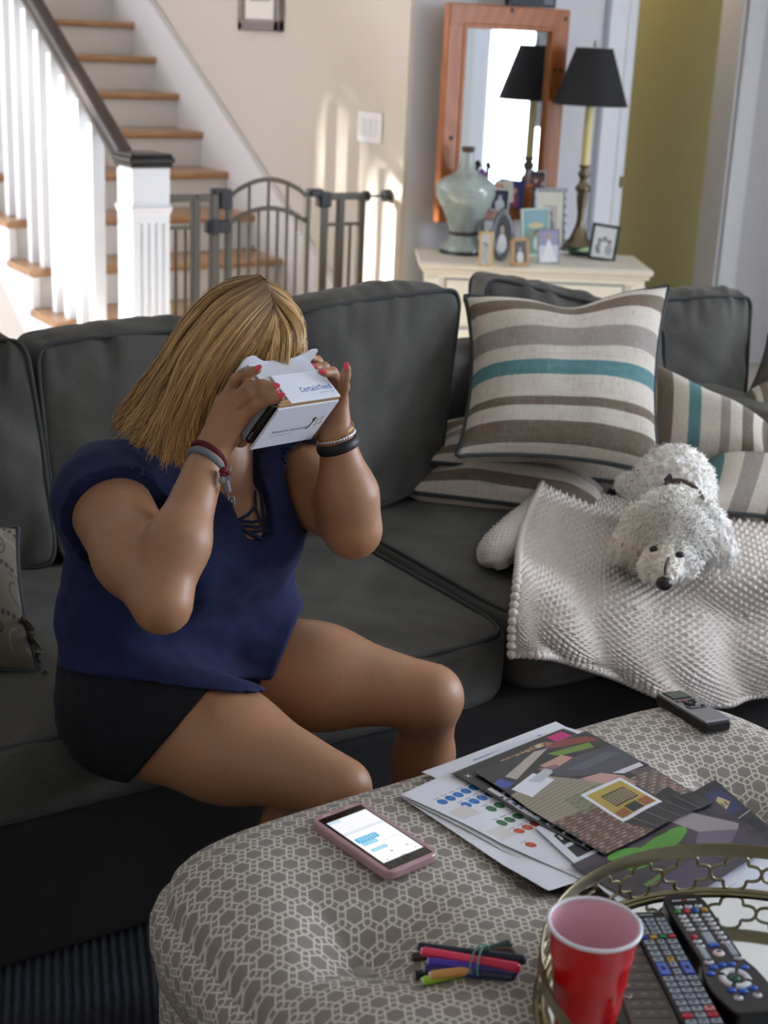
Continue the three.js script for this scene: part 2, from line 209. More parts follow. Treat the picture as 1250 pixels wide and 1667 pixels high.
// ---------------------------------------------------------------- staircase
{
  const t = thing('staircase', 'white staircase with oak treads climbing along the beige wall', 'stairs', V(0, 0, 0));
  const rise = 0.168, run = 0.279, X0 = 2.07, X1 = 3.285, zN = (k) => -5.605 - run * k, yT = (k) => 0.35 + rise * k;
  const tread = boxUV(rbox(X1 - X0, 0.032, run + 0.03, 0.012, 0, 0, 0, 3));
  const riserM = M(0xe4e2de, 0.5);
  for (let k = -1; k < 11; k++) {
    const m = obj('tread', tread, oak, t); m.position.set((X0 + X1) / 2, yT(k) - 0.016, zN(k) - (run + 0.03) / 2);
    const y0 = k < 0 ? 0 : yT(k - 1), h = yT(k) - 0.032 - y0;
    obj('riser', rbox(X1 - X0 - 0.03, h, 0.02, 0.003), riserM, t).position.set((X0 + X1) / 2 + 0.012, y0 + h / 2, zN(k) - 0.04);
  }
  // wall skirt board
  const skirt = (x, pts, w) => { const s = new THREE.Shape(pts.map(([z, y]) => new THREE.Vector2(-z, y))); return new THREE.ExtrudeGeometry(s, { depth: w, bevelEnabled: false }).rotateY(Math.PI / 2).translate(x, 0, 0); };
  obj('skirt_board', skirt(3.272, [[-5.2, 0.31], [-9.2, 2.72], [-9.2, 2.2], [-5.2, 0.0]], 0.024), M(0xe9e7e6, 0.42), t);
  obj('skirt_cap', beam(V(3.278, 0.335, -5.2), V(3.278, 2.735, -9.2), 0.04, 0.02), M(0xe9e7e6, 0.42), t);
  // open-side stringer: stepped on top, straight below
  const pts = [[-5.3, 0.0]]; for (let k = -1; k < 10; k++) { pts.push([zN(k) - 0.035, k < 0 ? 0 : yT(k - 1) - 0.03], [zN(k) - 0.035, yT(k) - 0.033]); } pts.push([-8.6, 1.95], [-8.6, 1.75], [-5.66, 0.0]);
  obj('stringer', skirt(2.092, pts, 0.03), M(0xe6ebf2, 0.45), t);
  obj('spandrel_panel', skirt(2.115, [[-5.7, 0], [-8.6, 1.72], [-8.6, 0]], 0.02), M(0xcfc8bd, 0.7), t);
  for (let k = 0; k < 5; k++) obj('riser_return', rbox(0.035, yT(k) - yT(k - 1) - 0.033, 0.02, 0.004), white, t).position.set(2.1, (yT(k) + yT(k - 1)) / 2 - 0.016, zN(k) - 0.03);

  const r = thing('stair_railing', 'white balustrade with a dark brown handrail and fluted newel post', 'railing', V(2.217, 0, -5.055));
  const rail = 0.585, ry = (z) => 1.015 + (-5.1 - z) * rail;
  const balM = M(0xeceff3, 0.42), balG = rbox(0.052, 1, 0.05, 0.004);
  for (let k = -1; k < 12; k++) for (let i = 0; i < 2; i++) {
    const z = zN(k) - 0.055 - i * 0.14, y0 = yT(k), y1 = ry(z) - 0.032; if (z < -8.6) continue;
    const b = obj('baluster', balG, balM, r); b.scale.y = y1 - y0; b.position.set(2.165 - 2.217, (y0 + y1) / 2, z + 5.055);
  }
  const darkWood = M(0x2e2117, 0.42), darkCap = M(0x16120f, 0.28);
  const rs = new THREE.Shape(); rs.moveTo(-0.034, -0.03); rs.lineTo(0.034, -0.03); rs.lineTo(0.034, -0.012); rs.quadraticCurveTo(0.022, -0.004, 0.03, 0.006); rs.quadraticCurveTo(0.034, 0.03, 0.0, 0.034); rs.quadraticCurveTo(-0.034, 0.03, -0.03, 0.006); rs.quadraticCurveTo(-0.022, -0.004, -0.034, -0.012); rs.closePath();
  const zA = -5.1, zB = -8.6, L = Math.hypot(zB - zA, ry(zB) - ry(zA));
  const hr = obj('handrail', new THREE.ExtrudeGeometry(rs, { depth: L, bevelEnabled: false, curveSegments: 6 }).rotateY(Math.PI), darkWood, r);
  hr.position.set(2.175 - 2.217, ry(zA) + 0.02, zA + 5.055); hr.rotation.x = Math.atan(rail);
  const np = obj('newel_post', [rbox(0.147, 0.2, 0.147, 0.004, 0, 0.92, 0), rbox(0.127, 0.84, 0.127, 0.003, 0, 0.42, 0),
    ...[-1, 1].flatMap((s) => [0, 1].map((ax) => ax ? rbox(0.006, 0.84, 0.147, 0.001, s * 0.0705, 0.42, 0) : rbox(0.147, 0.84, 0.006, 0.001, 0, 0.42, s * 0.0705))).slice(0, 0),
    ...[0, 1, 2, 3, 4].flatMap((i) => { const x = -0.0585 + i * 0.02925 + (i === 0 ? -0.004 : i === 4 ? 0.004 : 0), w = i % 4 ? 0.012 : 0.022; return [rbox(w, 0.82, 0.012, 0.003, x, 0.41, 0.0665), rbox(w, 0.82, 0.012, 0.003, x, 0.41, -0.0665), rbox(0.012, 0.82, w, 0.003, 0.0665, 0.41, x), rbox(0.012, 0.82, w, 0.003, -0.0665, 0.41, x)]; }),
    rbox(0.145, 0.035, 0.145, 0.003, 0, 0.84, 0)], M(0xeef2f7, 0.4), r);
  obj('moulding', [rbox(0.163, 0.016, 0.163, 0.006, 0, 0.872, 0), rbox(0.156, 0.014, 0.156, 0.005, 0, 0.859, 0)], M(0xefedf0, 0.4), np);
  obj('newel_cap', [rbox(0.165, 0.016, 0.165, 0.006, 0, 1.026, 0), rbox(0.18, 0.022, 0.18, 0.01, 0, 1.045, 0, 3), rbox(0.165, 0.014, 0.165, 0.006, 0, 1.062, 0)], darkCap, np);
}
// ---------------------------------------------------------------- stair gate
{
  const t = thing('stair_gate', 'dark metal safety gate with an arched top across the stair foot', 'gate', V(2.75, 0, -5.05));
  const gm = M(0x57534b, 0.36, { metalness: 0.55 }), pm = M(0x16181c, 0.35), X = (x) => x - 2.75;
  const post = (x, w = 0.03, h = 0.9, d = 0.03) => obj('post', rbox(w, h - 0.03, d, 0.004, X(x), (h + 0.03) / 2, 0), gm, t);
  const rod = (x, y1, y0 = 0.05) => obj('bar', bar(V(X(x), y0, 0), V(X(x), y1, 0), 0.006, 10), gm, t);
  const hrail = (a, b, y, h = 0.028) => obj('rail', rbox(b - a, h, 0.026, 0.004, X((a + b) / 2), y, 0), gm, t);
  post(2.425, 0.032); post(2.505, 0.036, 0.915); post(2.565, 0.024, 0.905); post(2.91, 0.02, 0.905); post(2.985, 0.036); post(3.065, 0.03); post(3.165, 0.026);
  hrail(2.3, 2.425, 0.9); hrail(2.425, 2.5, 0.9); hrail(2.985, 3.175, 0.895); hrail(2.3, 2.425, 0.79, 0.012); hrail(3.0, 3.155, 0.785, 0.012); hrail(2.3, 2.5, 0.04); hrail(2.565, 2.91, 0.04); hrail(2.985, 3.175, 0.04);
  rod(2.345, 0.79); rod(2.385, 0.79); rod(3.115, 0.785);
  const arch = (y0, h) => { const p = []; for (let i = 0; i <= 12; i++) { const u = i / 12; p.push(V(X(2.57 + u * 0.335), y0 + h * Math.sin(Math.PI * u) ** 0.8, 0)); } return tube(p, 0.009, 36, 8); };
  obj('arch', arch(0.9, 0.065), gm, t); obj('arch', arch(0.8, 0.055), gm, t);
  for (let i = 1; i < 8; i++) { const u = i / 8, long = i % 2 === 0 || i === 1 || i === 7; rod(2.57 + u * 0.335, (i % 2 ? 0.8 : 0.9) + (i % 2 ? 0.055 : 0.065) * Math.sin(Math.PI * u) ** 0.8); }
  obj('latch', [rbox(0.05, 0.075, 0.05, 0.006, X(2.545), 0.895, 0), rbox(0.05, 0.02, 0.045, 0.006, X(2.52), 0.925, 0)], pm, t);
  obj('latch', [rbox(0.06, 0.03, 0.045, 0.006, X(2.945), 0.912, 0), rbox(0.05, 0.06, 0.05, 0.006, X(2.985), 0.885, 0)], pm, t);
  obj('hinge', [rbox(0.1, 0.05, 0.045, 0.01, X(2.52), 0.79, 0), rbox(0.03, 0.062, 0.05, 0.006, X(2.5), 0.79, 0)], pm, t);
  obj('wall_cup', [cyl(0.022, 0.022, 0.02, 20).rotateZ(Math.PI / 2).translate(X(3.185), 0.893, 0), bar(V(X(3.19), 0.893, 0), V(X(3.28), 0.893, 0), 0.005), cyl(0.024, 0.028, 0.03, 20).rotateZ(Math.PI / 2).translate(X(3.282), 0.893, 0)], pm, t);
}
// ---------------------------------------------------------------- on the beige wall
{
  const t = thing('light_switch', 'white three-gang rocker switch plate on the beige wall', 'switch', V(3.3, 1.152, -5.216));
  obj('plate', rbox(0.01, 0.122, 0.185, 0.004, -0.005, 0, 0, 3), M(0xf2f0ee, 0.35), t);
  for (let i = -1; i < 2; i++) { obj('rocker', rbox(0.01, 0.07, 0.034, 0.003, -0.009, 0, 0).rotateZ(0), M(0xe9e7e6, 0.3), t).position.z = i * 0.047; }
  const p = thing('picture_frame', 'pewter frame with a white mat hanging beside the staircase', 'picture', V(3.3, 1.72, -6.17));
  const fm = M(0x8e8580, 0.4, { metalness: 0.4 }), w = 0.4, h = 0.42, f = 0.05;
  obj('frame', [rbox(0.03, f, w, 0.006, -0.015, -h / 2 + f / 2, 0), rbox(0.03, f, w, 0.006, -0.015, h / 2 - f / 2, 0), rbox(0.03, h, f, 0.006, -0.015, 0, -w / 2 + f / 2), rbox(0.03, h, f, 0.006, -0.015, 0, w / 2 - f / 2)], fm, p);
  obj('frame_lip', [rbox(0.036, 0.012, w - 0.07, 0.003, -0.018, -h / 2 + 0.038, 0), rbox(0.036, 0.012, w - 0.07, 0.003, -0.018, h / 2 - 0.038, 0), rbox(0.036, h - 0.07, 0.012, 0.003, -0.018, 0, -w / 2 + 0.038), rbox(0.036, h - 0.07, 0.012, 0.003, -0.018, 0, w / 2 - 0.038)], M(0xa59c97, 0.35, { metalness: 0.4 }), p);
  obj('mat', box(0.008, h - 0.09, w - 0.09, -0.012, 0, 0), M(0xe9e5da, 0.8), p);
  obj('print', box(0.004, 0.19, 0.17, -0.017, 0.02, 0), M(0xc9c9c2, 0.7), p);
  obj('mat_bevel', [box(0.004, 0.006, 0.18, -0.018, -0.078, 0), box(0.004, 0.2, 0.006, -0.018, 0.02, 0.088), box(0.004, 0.2, 0.006, -0.018, 0.02, -0.088)], M(0x8d8f8c, 0.7), p);
}
// ---------------------------------------------------------------- dresser and everything on it
const DT = 0.70, K = 1 / 2360;       // dresser top height
{
  const t = thing('dresser', 'cream painted dresser with a moulded top against the grey wall', 'dresser', V(3.64, 0, -4.53)); t.rotation.y = -0.548;
  const cream = M(0xe9e3d2, 0.45), top = M(0xddd6c6, 0.4);
  obj('top', [rbox(0.905, 0.026, 0.41, 0.01, 0, DT - 0.013, 0, 3), rbox(0.88, 0.016, 0.39, 0.006, 0, DT - 0.034, 0)], top, t);
  obj('case', [rbox(0.83, 0.65, 0.36, 0.004, 0, 0.33, -0.005), rbox(0.85, 0.02, 0.37, 0.006, 0, DT - 0.052, 0)], cream, t);
  for (const [y, h] of [[0.55, 0.16], [0.36, 0.16], [0.17, 0.16]]) { const d = obj('drawer', rbox(0.68, h, 0.012, 0.004, 0, y, 0.178), cream, t); obj('drawer_bead', [rbox(0.7, 0.006, 0.006, 0.002, 0, y + h / 2 + 0.004, 0.178), rbox(0.006, h, 0.006, 0.002, 0.346, y, 0.178), rbox(0.006, h, 0.006, 0.002, -0.346, y, 0.178)], M(0x9aa0a4, 0.5), d); for (const x of [-0.2, 0.2]) obj('knob', sph(0.014, x, y, 0.196), M(0xcfc6b0, 0.4), d); }
  for (const x of [-0.4, 0.4]) obj('corner_post', [rbox(0.045, 0.63, 0.045, 0.012, x, 0.32, 0.165), rbox(0.055, 0.05, 0.05, 0.014, x, 0.62, 0.167)], cream, t);
}
{
  // pine mirror leaning upright on the dresser against the wall
  const x0 = 3.385, x1 = 3.985, y0 = 0.81, y1 = 1.645, z = -4.84, f = 0.084;
  const t = thing('mirror', 'tall pine-framed mirror hanging behind the dresser on the grey wall', 'mirror', V((x0 + x1) / 2, y0, z));
  const pt = woodTex([152, 84, 34], [172, 104, 50], 1, 9), pine = M(0xffffff, 0.35, { map: pt }), w = x1 - x0, h = y1 - y0;
  const side = (s) => [boxUV(rbox(f, h, 0.04, 0.006, s * (w - f) / 2, h / 2, 0)), boxUV(rbox(0.02, h - 2 * f + 0.03, 0.05, 0.006, s * (w / 2 - f + 0.004), h / 2, 0))];
  obj('stile', side(-1), pine, t); obj('stile', side(1), pine, t);
  obj('rail', [boxUV(rbox(w - 0.01, f, 0.042, 0.006, 0, h - f / 2, 0)), boxUV(rbox(w - 2 * f, 0.02, 0.05, 0.006, 0, h - f + 0.004, 0))], pine, t);
  obj('rail', [boxUV(rbox(w - 0.01, 0.14, 0.042, 0.006, 0, 0.07, 0)), boxUV(rbox(w - 2 * f, 0.02, 0.05, 0.006, 0, 0.138, 0))], pine, t);
  for (const [a, b] of [[-0.2, 0.06], [0.2, 0.06], [-0.2, h - 0.06], [0.2, h - 0.06]]) obj('wall_block', rbox(0.06, 0.05, 0.095, 0.004, a, b, -0.067), pine, t);
  obj('glass', box(w - 2 * f + 0.02, h - f - 0.12, 0.008, 0, h / 2 + 0.03, 0.0), M(0xe8eef0, 0.02, { metalness: 1 }), t);
  for (const k of [[-0.26, 0.33], [0.235, 0.6], [0.27, 0.6], [0.275, 0.8], [0.0, 0.82]]) obj('knot', cyl(0.009, 0.009, 0.003, 12).rotateX(Math.PI / 2).translate(k[0], k[1], 0.0215), M(0x2a1a10, 0.6), t);
  const p = thing('plaque', 'small dark painted plaque lying along the top of the mirror frame', 'sign', V(3.79, 1.647, -4.84));
  obj('board', rbox(0.24, 0.05, 0.03, 0.004, 0, 0.026, 0), M(0x181c28, 0.5), p); obj('tip', rbox(0.05, 0.03, 0.004, 0.002, 0.08, 0.026, 0.016), M(0x5e6675, 0.5), p);
}
{
  const P = atY(752, 412, DT), s = P.clone().sub(V(0, EYE, 0)).dot(FW) * K, m = (px) => px * s;
  const t = thing('vase', 'large crackled pale green vase with a narrow neck, left end of the dresser', 'vase', P);
  const glaze = dataTex(256, 256, (u, v) => { const n = tn(u, v, 5, 3), c = Math.abs(tn(u, v, 16, 8)) < 0.03 ? 0.86 : 1, band = 1, k = (1 + 0.1 * n) * c * band; return [166 * k, 180 * k, 174 * k]; }, true); glaze.repeat.set(3, 2);
  const spl = (ps) => new THREE.SplineCurve(ps.map(([r, y]) => new THREE.Vector2(r, y))).getPoints(90).map((v) => [Math.max(0.001, v.x), v.y]);
  obj('body', lathe([[0.001, 0.0], [m(36), 0.001], ...spl([ [m(36), m(3)], [m(35), m(10)], [m(26), m(22)], [m(22), m(32)], [m(25), m(45)], [m(34), m(65)], [m(44), m(84)], [m(48), m(98)], [m(46), m(111)], [m(34), m(121)], [m(20), m(128)], [m(13), m(137)], [m(10), m(150)], [m(9.3), m(160)], [m(10.5), m(166)]]), [m(8.5), m(166)], [m(7.5), m(150)]], 56), MP(0xffffff, 0.12, { map: glaze, clearcoat: 0.6, clearcoatRoughness: 0.08 }), t);
  const brown = M(0x4f3c33, 0.55);
  obj('neck_rim', lathe([[m(9.6), m(160)], [m(10.4), m(164)], [m(11), m(167)], [m(10.8), m(168.5)], [m(8.5), m(168.5)]], 32), brown, t);
  obj('foot_band', lathe([[m(23), m(30)], [m(24.5), m(33)], [m(23.5), m(36)]], 40), brown, t);
  obj('base_edge', lathe([[m(36.2), 0.0], [m(37), m(2)], [m(36.3), m(6)]], 40), M(0x363a3a, 0.5), t);
  obj('shoulder_line', [0, 1, 2].map((i) => new THREE.TorusGeometry(m(46.6), m(0.7), 6, 30, 0.5 + i * 0.15).rotateX(Math.PI / 2).rotateY(i * 2.1 - 1).translate(0, m(105), 0)), brown, t);
}
{
  const P = atY(940, 408, DT), s = P.clone().sub(V(0, EYE, 0)).dot(FW) * K, m = (px) => px * s;
  const t = thing('table_lamp', 'candlestick lamp with a black shade and cream candle sleeve, right side of the dresser', 'lamp', P);
  const pw = M(0x786a58, 0.28, { metalness: 0.85 });
  obj('base', lathe([[0.001, 0], [m(28), 0.0], [m(29), m(4)], [m(25), m(11)], [m(15), m(20)], [m(11), m(30)], [m(8), m(38)]], 40), pw, t);
  obj('stem', lathe([[m(8), m(38)], [m(6), m(46)], [m(5.5), m(60)], [m(9), m(84)], [m(8), m(92)], [m(12), m(97)], [m(12), m(102)], [m(7), m(108)], [m(6), m(114)], [m(9), m(119)], [m(10), m(124)], [m(6), m(129)], [m(8.5), m(134)], [m(10), m(136)], [m(7), m(136)]], 36), pw, t);
  obj('candle_sleeve', lathe([[m(7), m(135)], [m(6.6), m(228)], [m(5), m(231)], [0.001, m(231)]], 28), M(0xe6d99a, 0.55), t);
  const g = lathe([[m(59), m(229)], [m(29), m(314)], [m(28), m(314)], [m(57.5), m(229)]], 56);
  obj('lamp_shade', g, M(0x17181d, 0.75), t);
  obj('shade_trim', [new THREE.TorusGeometry(m(58.5), m(1.4), 8, 56).rotateX(Math.PI / 2).translate(0, m(229.5), 0), new THREE.TorusGeometry(m(28.6), m(1.2), 8, 40).rotateX(Math.PI / 2).translate(0, m(313.5), 0)], M(0x22242a, 0.7), t);
  obj('finial', [cyl(m(1.2), m(1.2), m(90), 8, 0, m(270), 0), sph(m(2.4), 0, m(318), 0, 10), cyl(m(1), m(1.6), m(8), 8, 0, m(322), 0), ...[0, 1, 2].map((i) => bar(V(0, m(312), 0), V(m(28) * Math.cos(i * 2.1), m(312), m(28) * Math.sin(i * 2.1)), m(0.8)))], pw, t);
}
// ---- photographs in frames; prints are generic blurred figures
function photoTex(kind, bg, fig, skin) {
  return tex(canvas(96, 128, (c, w, h) => {
    c.fillStyle = bg; c.fillRect(0, 0, w, h);
    const person = (x, y, s, body, hair, sk) => { c.fillStyle = body; c.beginPath(); c.ellipse(x, y + 46 * s, 24 * s, 34 * s, 0, 0, 7); c.fill(); c.fillStyle = hair; c.beginPath(); c.ellipse(x, y - 2 * s, 14 * s, 16 * s, 0, 0, 7); c.fill(); c.fillStyle = sk; c.beginPath(); c.ellipse(x, y + 2 * s, 10 * s, 13 * s, 0, 0, 7); c.fill(); };
    if (kind === 'one') person(48, 46, 1.15, fig, '#2b2320', skin);
    if (kind === 'two') { person(36, 50, 0.85, fig, '#3a3a3a', skin); person(62, 56, 0.85, '#b9b9b4', '#55504a', skin); }
    if (kind === 'three') { person(28, 60, 0.7, fig, '#555', skin); person(50, 52, 0.75, '#ddd', '#666', skin); person(72, 62, 0.7, '#aaa', '#444', skin); }
    if (kind === 'group') for (let i = 0; i < 6; i++) person(14 + i * 14, 44 + (i % 2) * 16, 0.5, ['#7a2f3a', '#2f2f3a', '#c9b7a8'][i % 3], '#2a2220', skin);
    if (kind === 'dress') { c.fillStyle = '#a3a2c0'; c.fillRect(0, 0, w, 60); c.fillStyle = fig; c.beginPath(); c.moveTo(48, 26); c.lineTo(86, 128); c.lineTo(8, 128); c.fill(); c.fillStyle = '#e9e6ea'; c.fillRect(0, 90, 14, 38); c.fillStyle = skin; c.beginPath(); c.ellipse(48, 26, 9, 12, 0, 0, 7); c.fill(); }
    if (kind === 'scene') { c.fillStyle = '#8fb9c0'; c.fillRect(0, 0, w, 50); c.fillStyle = '#d9cfa0'; c.beginPath(); c.ellipse(50, 44, 30, 9, 0, 0, 7); c.fill(); c.fillStyle = '#8aa595'; c.fillRect(0, 56, w, 72); person(50, 70, 0.6, '#cfd8cc', '#333', skin); }
    for (let i = 0; i < 500; i++) { c.fillStyle = `rgba(${rnd() * 255 | 0},${rnd() * 255 | 0},${rnd() * 255 | 0},0.06)`; c.fillRect(rnd() * w, rnd() * h, 3, 3); }
  }));
}
function photoFrame(label, px, py, wpx, hpx, o) {   // px, py: middle of the bottom edge where it stands
  const y = o.y ?? DT, P = o.z ? atZ(px, py, o.z) : atY(px, py, y), s = P.clone().sub(V(0, EYE, 0)).dot(FW) * K, w = wpx * s * 1.06, h = hpx * s * 1.04, f = (o.f ?? 4) * s, d = o.d ?? 0.014;
  const t = thing('photo_frame', label, 'photo frame', P, 'photographs on the dresser and mirror');
  const oval = o.oval;
  if (oval) {
    const ring = new THREE.TorusGeometry(1, 0.2, 12, 48).scale(w / 2 * 0.84, h / 2 * 0.84, 0.03).translate(0, h / 2, 0);
    obj('frame', [ring, ...[0, 1, 2, 3].map((i) => { const a = i * Math.PI / 2 + Math.PI / 2; return sph(f * 0.9, Math.cos(a) * w * 0.5, h / 2 + Math.sin(a) * h * 0.49, 0, 10); })], o.mat, t);
    const pg = new THREE.CircleGeometry(1, 40).scale(w / 2 * 0.8, h / 2 * 0.8, 1).translate(0, h / 2, 0.001); obj('photo', [pg, cyl(1, 1, 1, 40).scale(w / 2 * 0.8, 0.004, h / 2 * 0.8).rotateX(Math.PI / 2).translate(0, h / 2, -0.003)], M(0xffffff, 0.25, { map: o.tex }), t);
  } else {
    obj('frame', [rbox(w, f, d, 0.003, 0, f / 2, 0), rbox(w, f, d, 0.003, 0, h - f / 2, 0), rbox(f, h, d, 0.003, -w / 2 + f / 2, h / 2, 0), rbox(f, h, d, 0.003, w / 2 - f / 2, h / 2, 0), box(w - f, h - f, d * 0.4, 0, h / 2, -d * 0.25)], o.mat, t);
    if (o.mat2) obj('mat', box(w - 1.8 * f, h - 1.8 * f, 0.002, 0, h / 2, d * 0.1), o.mat2, t);
    const g = o.g ?? 1; const pg = new THREE.PlaneGeometry((w - 1.9 * f) * g, (h - 1.9 * f) * g).translate(0, h / 2, d * 0.1 + 0.0025); obj('photo', pg, M(0xffffff, 0.2, { map: o.tex }), t);
    if (o.studs) obj('ornament', Array.from({ length: 28 }, (_, i) => { const u = i / 28 * 4, k = Math.floor(u), q = u - k; const [a, b] = [[-1 + 2 * q, -1], [1, -1 + 2 * q], [1 - 2 * q, 1], [-1, 1 - 2 * q]][k]; return sph(f * 0.32, a * (w - f) / 2, h / 2 + b * (h - f) / 2, d / 2, 8); }), o.mat, t);
  }
  obj('easel_back', rbox(w * 0.3, h * 0.5, 0.004, 0.001).rotateX(0.3).translate(0, h * 0.25, -0.018), M(0x1b1715, 0.8), t);
  t.rotation.set(-(o.lean ?? 0.12), -0.62 + (o.turn ?? 0), o.roll ?? 0, 'YXZ'); return t;
}
{
  const silver = M(0x8f9396, 0.3, { metalness: 0.8 }), gold = M(0xc9a860, 0.4), tan = M(0xb08c5a, 0.5), green = M(0x10352c, 0.35), pewter = M(0x6d7074, 0.35, { metalness: 0.6 }), blank = M(0xe6e6e4, 0.6), ivory = M(0xd9d4c2, 0.6);
  photoFrame('large ornate silver frame with an old portrait behind the other photographs', 893, 408, 55, 96, { mat: silver, f: 6, mat2: ivory, g: 0.5, studs: true, tex: photoTex('one', '#b9b8b0', '#77777a', '#9a9690'), turn: 0.35 });
  photoFrame('pale mint frame with a seaside snapshot, in front of the large silver frame', 873, 417, 46, 74, { mat: M(0xc9d8cc, 0.5), f: 4, tex: photoTex('scene', '#7fb0b4', '#cfd8cc', '#c9a48a'), turn: 0.25, roll: 0.08 });
  photoFrame('thin silver frame with a white wedding dress photograph', 893, 429, 34, 53, { mat: silver, f: 1.8, tex: photoTex('dress', '#d9dcea', '#f4f4f8', '#c9a48a'), turn: 0.2, roll: 0.05 });
  photoFrame('oval pewter frame with a portrait of someone in white', 816, 425, 34, 80, { mat: pewter, f: 4, oval: true, tex: photoTex('one', '#4a4a4e', '#dcdce0', '#a8a29c'), turn: 0.3 });
  photoFrame('small tan wooden frame with a dark photograph at the front', 846, 433, 31, 44, { mat: tan, f: 6, tex: photoTex('one', '#46423e', '#c9c6c0', '#9a8a7c'), turn: 0.45, roll: 0.03 });
  photoFrame('narrow gold frame leaning left, nearest the vase', 790, 434, 22, 54, { mat: gold, f: 3, tex: photoTex('two', '#c2c4c8', '#aeb4bc', '#b9b4ae'), turn: -0.35, roll: 0.1, lean: 0.2 });
  photoFrame('dark green rounded frame with three people, right of the lamp', 978, 424, 43, 56, { mat: green, f: 4.5, mat2: blank, g: 0.94, tex: photoTex('three', '#d9d9d6', '#8a8a88', '#9c9890'), turn: 0.1, roll: -0.12, lean: 0.2 });
  photoFrame('grey frame mostly hidden between the vase and the oval frame', 799, 418, 30, 58, { mat: pewter, f: 3, tex: photoTex('two', '#b9bcc0', '#777a80', '#a09c98'), turn: 0.3 });
  photoFrame('dark blue snapshot of a long-haired person tucked into the mirror corner', 834, 338, 30, 42, { mat: M(0x1a2c70, 0.4), f: 1, z: -4.79, d: 0.006, tex: photoTex('one', '#16265e', '#7a2f4a', '#b98a78'), turn: 0.15, roll: -0.1 });
  photoFrame('white-bordered black and white snapshot standing in front of the mirror', 812, 343, 30, 34, { mat: blank, f: 2.5, z: -4.775, d: 0.006, tex: photoTex('one', '#2b2f3a', '#c9ccd4', '#b4b4b8'), turn: 0.2, roll: -0.05 });
  photoFrame('small group photograph fixed to the lower right of the mirror glass', 873, 311, 26, 31, { mat: blank, f: 1.5, z: -4.81, d: 0.005, tex: photoTex('group', '#4a3a3a', '#7a2f3a', '#c9a08a'), turn: 0.1, lean: 0.05 });
  photoFrame('pale card peeking out behind the dark blue snapshot', 822, 330, 26, 34, { mat: M(0xd5d0c2, 0.6), f: 3, z: -4.805, d: 0.005, tex: photoTex('two', '#c9c4b4', '#b0aa9c', '#c0b4a4'), turn: 0.1, roll: 0.08 });
  const f = thing('figurine', 'tiny dark figurine with purple flowers at the foot of the mirror glass', 'figurine', V(3.575, 0.952, -4.80));
  obj('flowers', [[-0.02, 0.05], [0, 0.06], [0.015, 0.045], [-0.008, 0.04]].map(([x, y]) => sph(0.012, x, y, 0, 8)), M(0x7a3f86, 0.6), f);
  obj('stem', [cyl(0.006, 0.012, 0.05, 10, 0, 0.025, 0), sph(0.012, 0.028, 0.085, 0, 10), cyl(0.006, 0.01, 0.08, 8, 0.026, 0.045, 0), bar(V(0.026, 0.07, 0), V(0.05, 0.075, 0), 0.004)], M(0x2a2622, 0.5), f);
  const G = atY(945, 415, DT), s = G.clone().sub(V(0, EYE, 0)).dot(FW) * K, m = (p) => p * s;
  const dish = thing('dish', 'small dark green glazed dish in front of the lamp foot', 'dish', G);
  obj('bowl', lathe([[0.001, 0], [m(14), 0], [m(27), m(8)], [m(27.5), m(9)], [m(25), m(9)], [m(13), m(2.5)], [0.001, m(2)]], 40), MP(0x0f5a48, 0.15, { clearcoat: 0.6 }), dish);
  const leaf = thing('soap_leaf', 'pale green leaf-shaped soap lying in the green dish', 'soap', G.clone().add(V(m(4), m(4), m(4))));
  obj('leaf', sph(1, 0, 0, 0, 20).scale(m(18), m(4), m(9)).rotateZ(0.2).translate(0, m(3), 0), M(0xcfe3b4, 0.5), leaf); obj('vein', tube([V(-m(15), m(4), 0), V(0, m(8.2), 0), V(m(15), m(7), 0)], m(0.8), 12, 6), M(0x8fbf8a, 0.5), leaf);
}
// ---------------------------------------------------------------- rug, sofa, cushions
{
  const rugT = dataTex(256, 256, (u, v, x, y) => { const s = 0.5 + 0.5 * Math.sin(v * Math.PI * 2 * 16 + 0.8 * tn(u, v, 6, 2)); const k = (0.75 + 0.5 * s) * (0.9 + 0.3 * (rnd() - 0.5) + 0.15 * tn(u, v, 9, 4)); return [48 * k, 52 * k, 62 * k]; }, true);
  const bump = dataTex(256, 256, (u, v) => { const s = 128 + 90 * Math.sin(v * Math.PI * 2 * 16) + 60 * (rnd() - 0.5); return [s, s, s]; });
  for (const t of [rugT, bump]) { t.repeat.set(4, 4); t.rotation = 0.35 + Math.PI / 2; }
  tag(obj('rug', boxUV(rbox(4.2, 0.014, 3.4, 0.005, 1.3, 0.007, -1.5)), M(0xffffff, 1, { map: rugT, bumpMap: bump, bumpScale: 0.004 })), 'dark blue-grey ribbed rug under the ottoman', 'rug');
}
const suedeT = dataTex(256, 256, (u, v) => { const k = 1 + 0.16 * tn(u, v, 4, 5) + 0.1 * tn(u, v, 12, 9) + 0.1 * (rnd() - 0.5); return [83 * k, 82 * k, 77 * k]; }, true); suedeT.repeat.set(1.6, 1.6);
const suede = MP(0xffffff, 0.95, { map: suedeT, bumpMap: weaveBump, bumpScale: 0.0004, sheen: 0.5, sheenRoughness: 0.5, sheenColor: new THREE.Color(0.32, 0.31, 0.27) });
const pipeM = M(0x3c3e3e, 0.85), baseM = M(0x1c1a19, 0.95);
function edgeLoop(map, x, y, z, n, seg = 60, k = 0.985) {   // welt round the x-y outline at depth z (local, -1..1)
  const p = []; for (let i = 0; i < seg; i++) { const a = i / seg * Math.PI * 2, c = Math.cos(a), s = Math.sin(a), r = Math.pow(Math.abs(c) ** n + Math.abs(s) ** n, -1 / n) * k; p.push(map(c * r * x, s * r * y, z)); } return p;
}
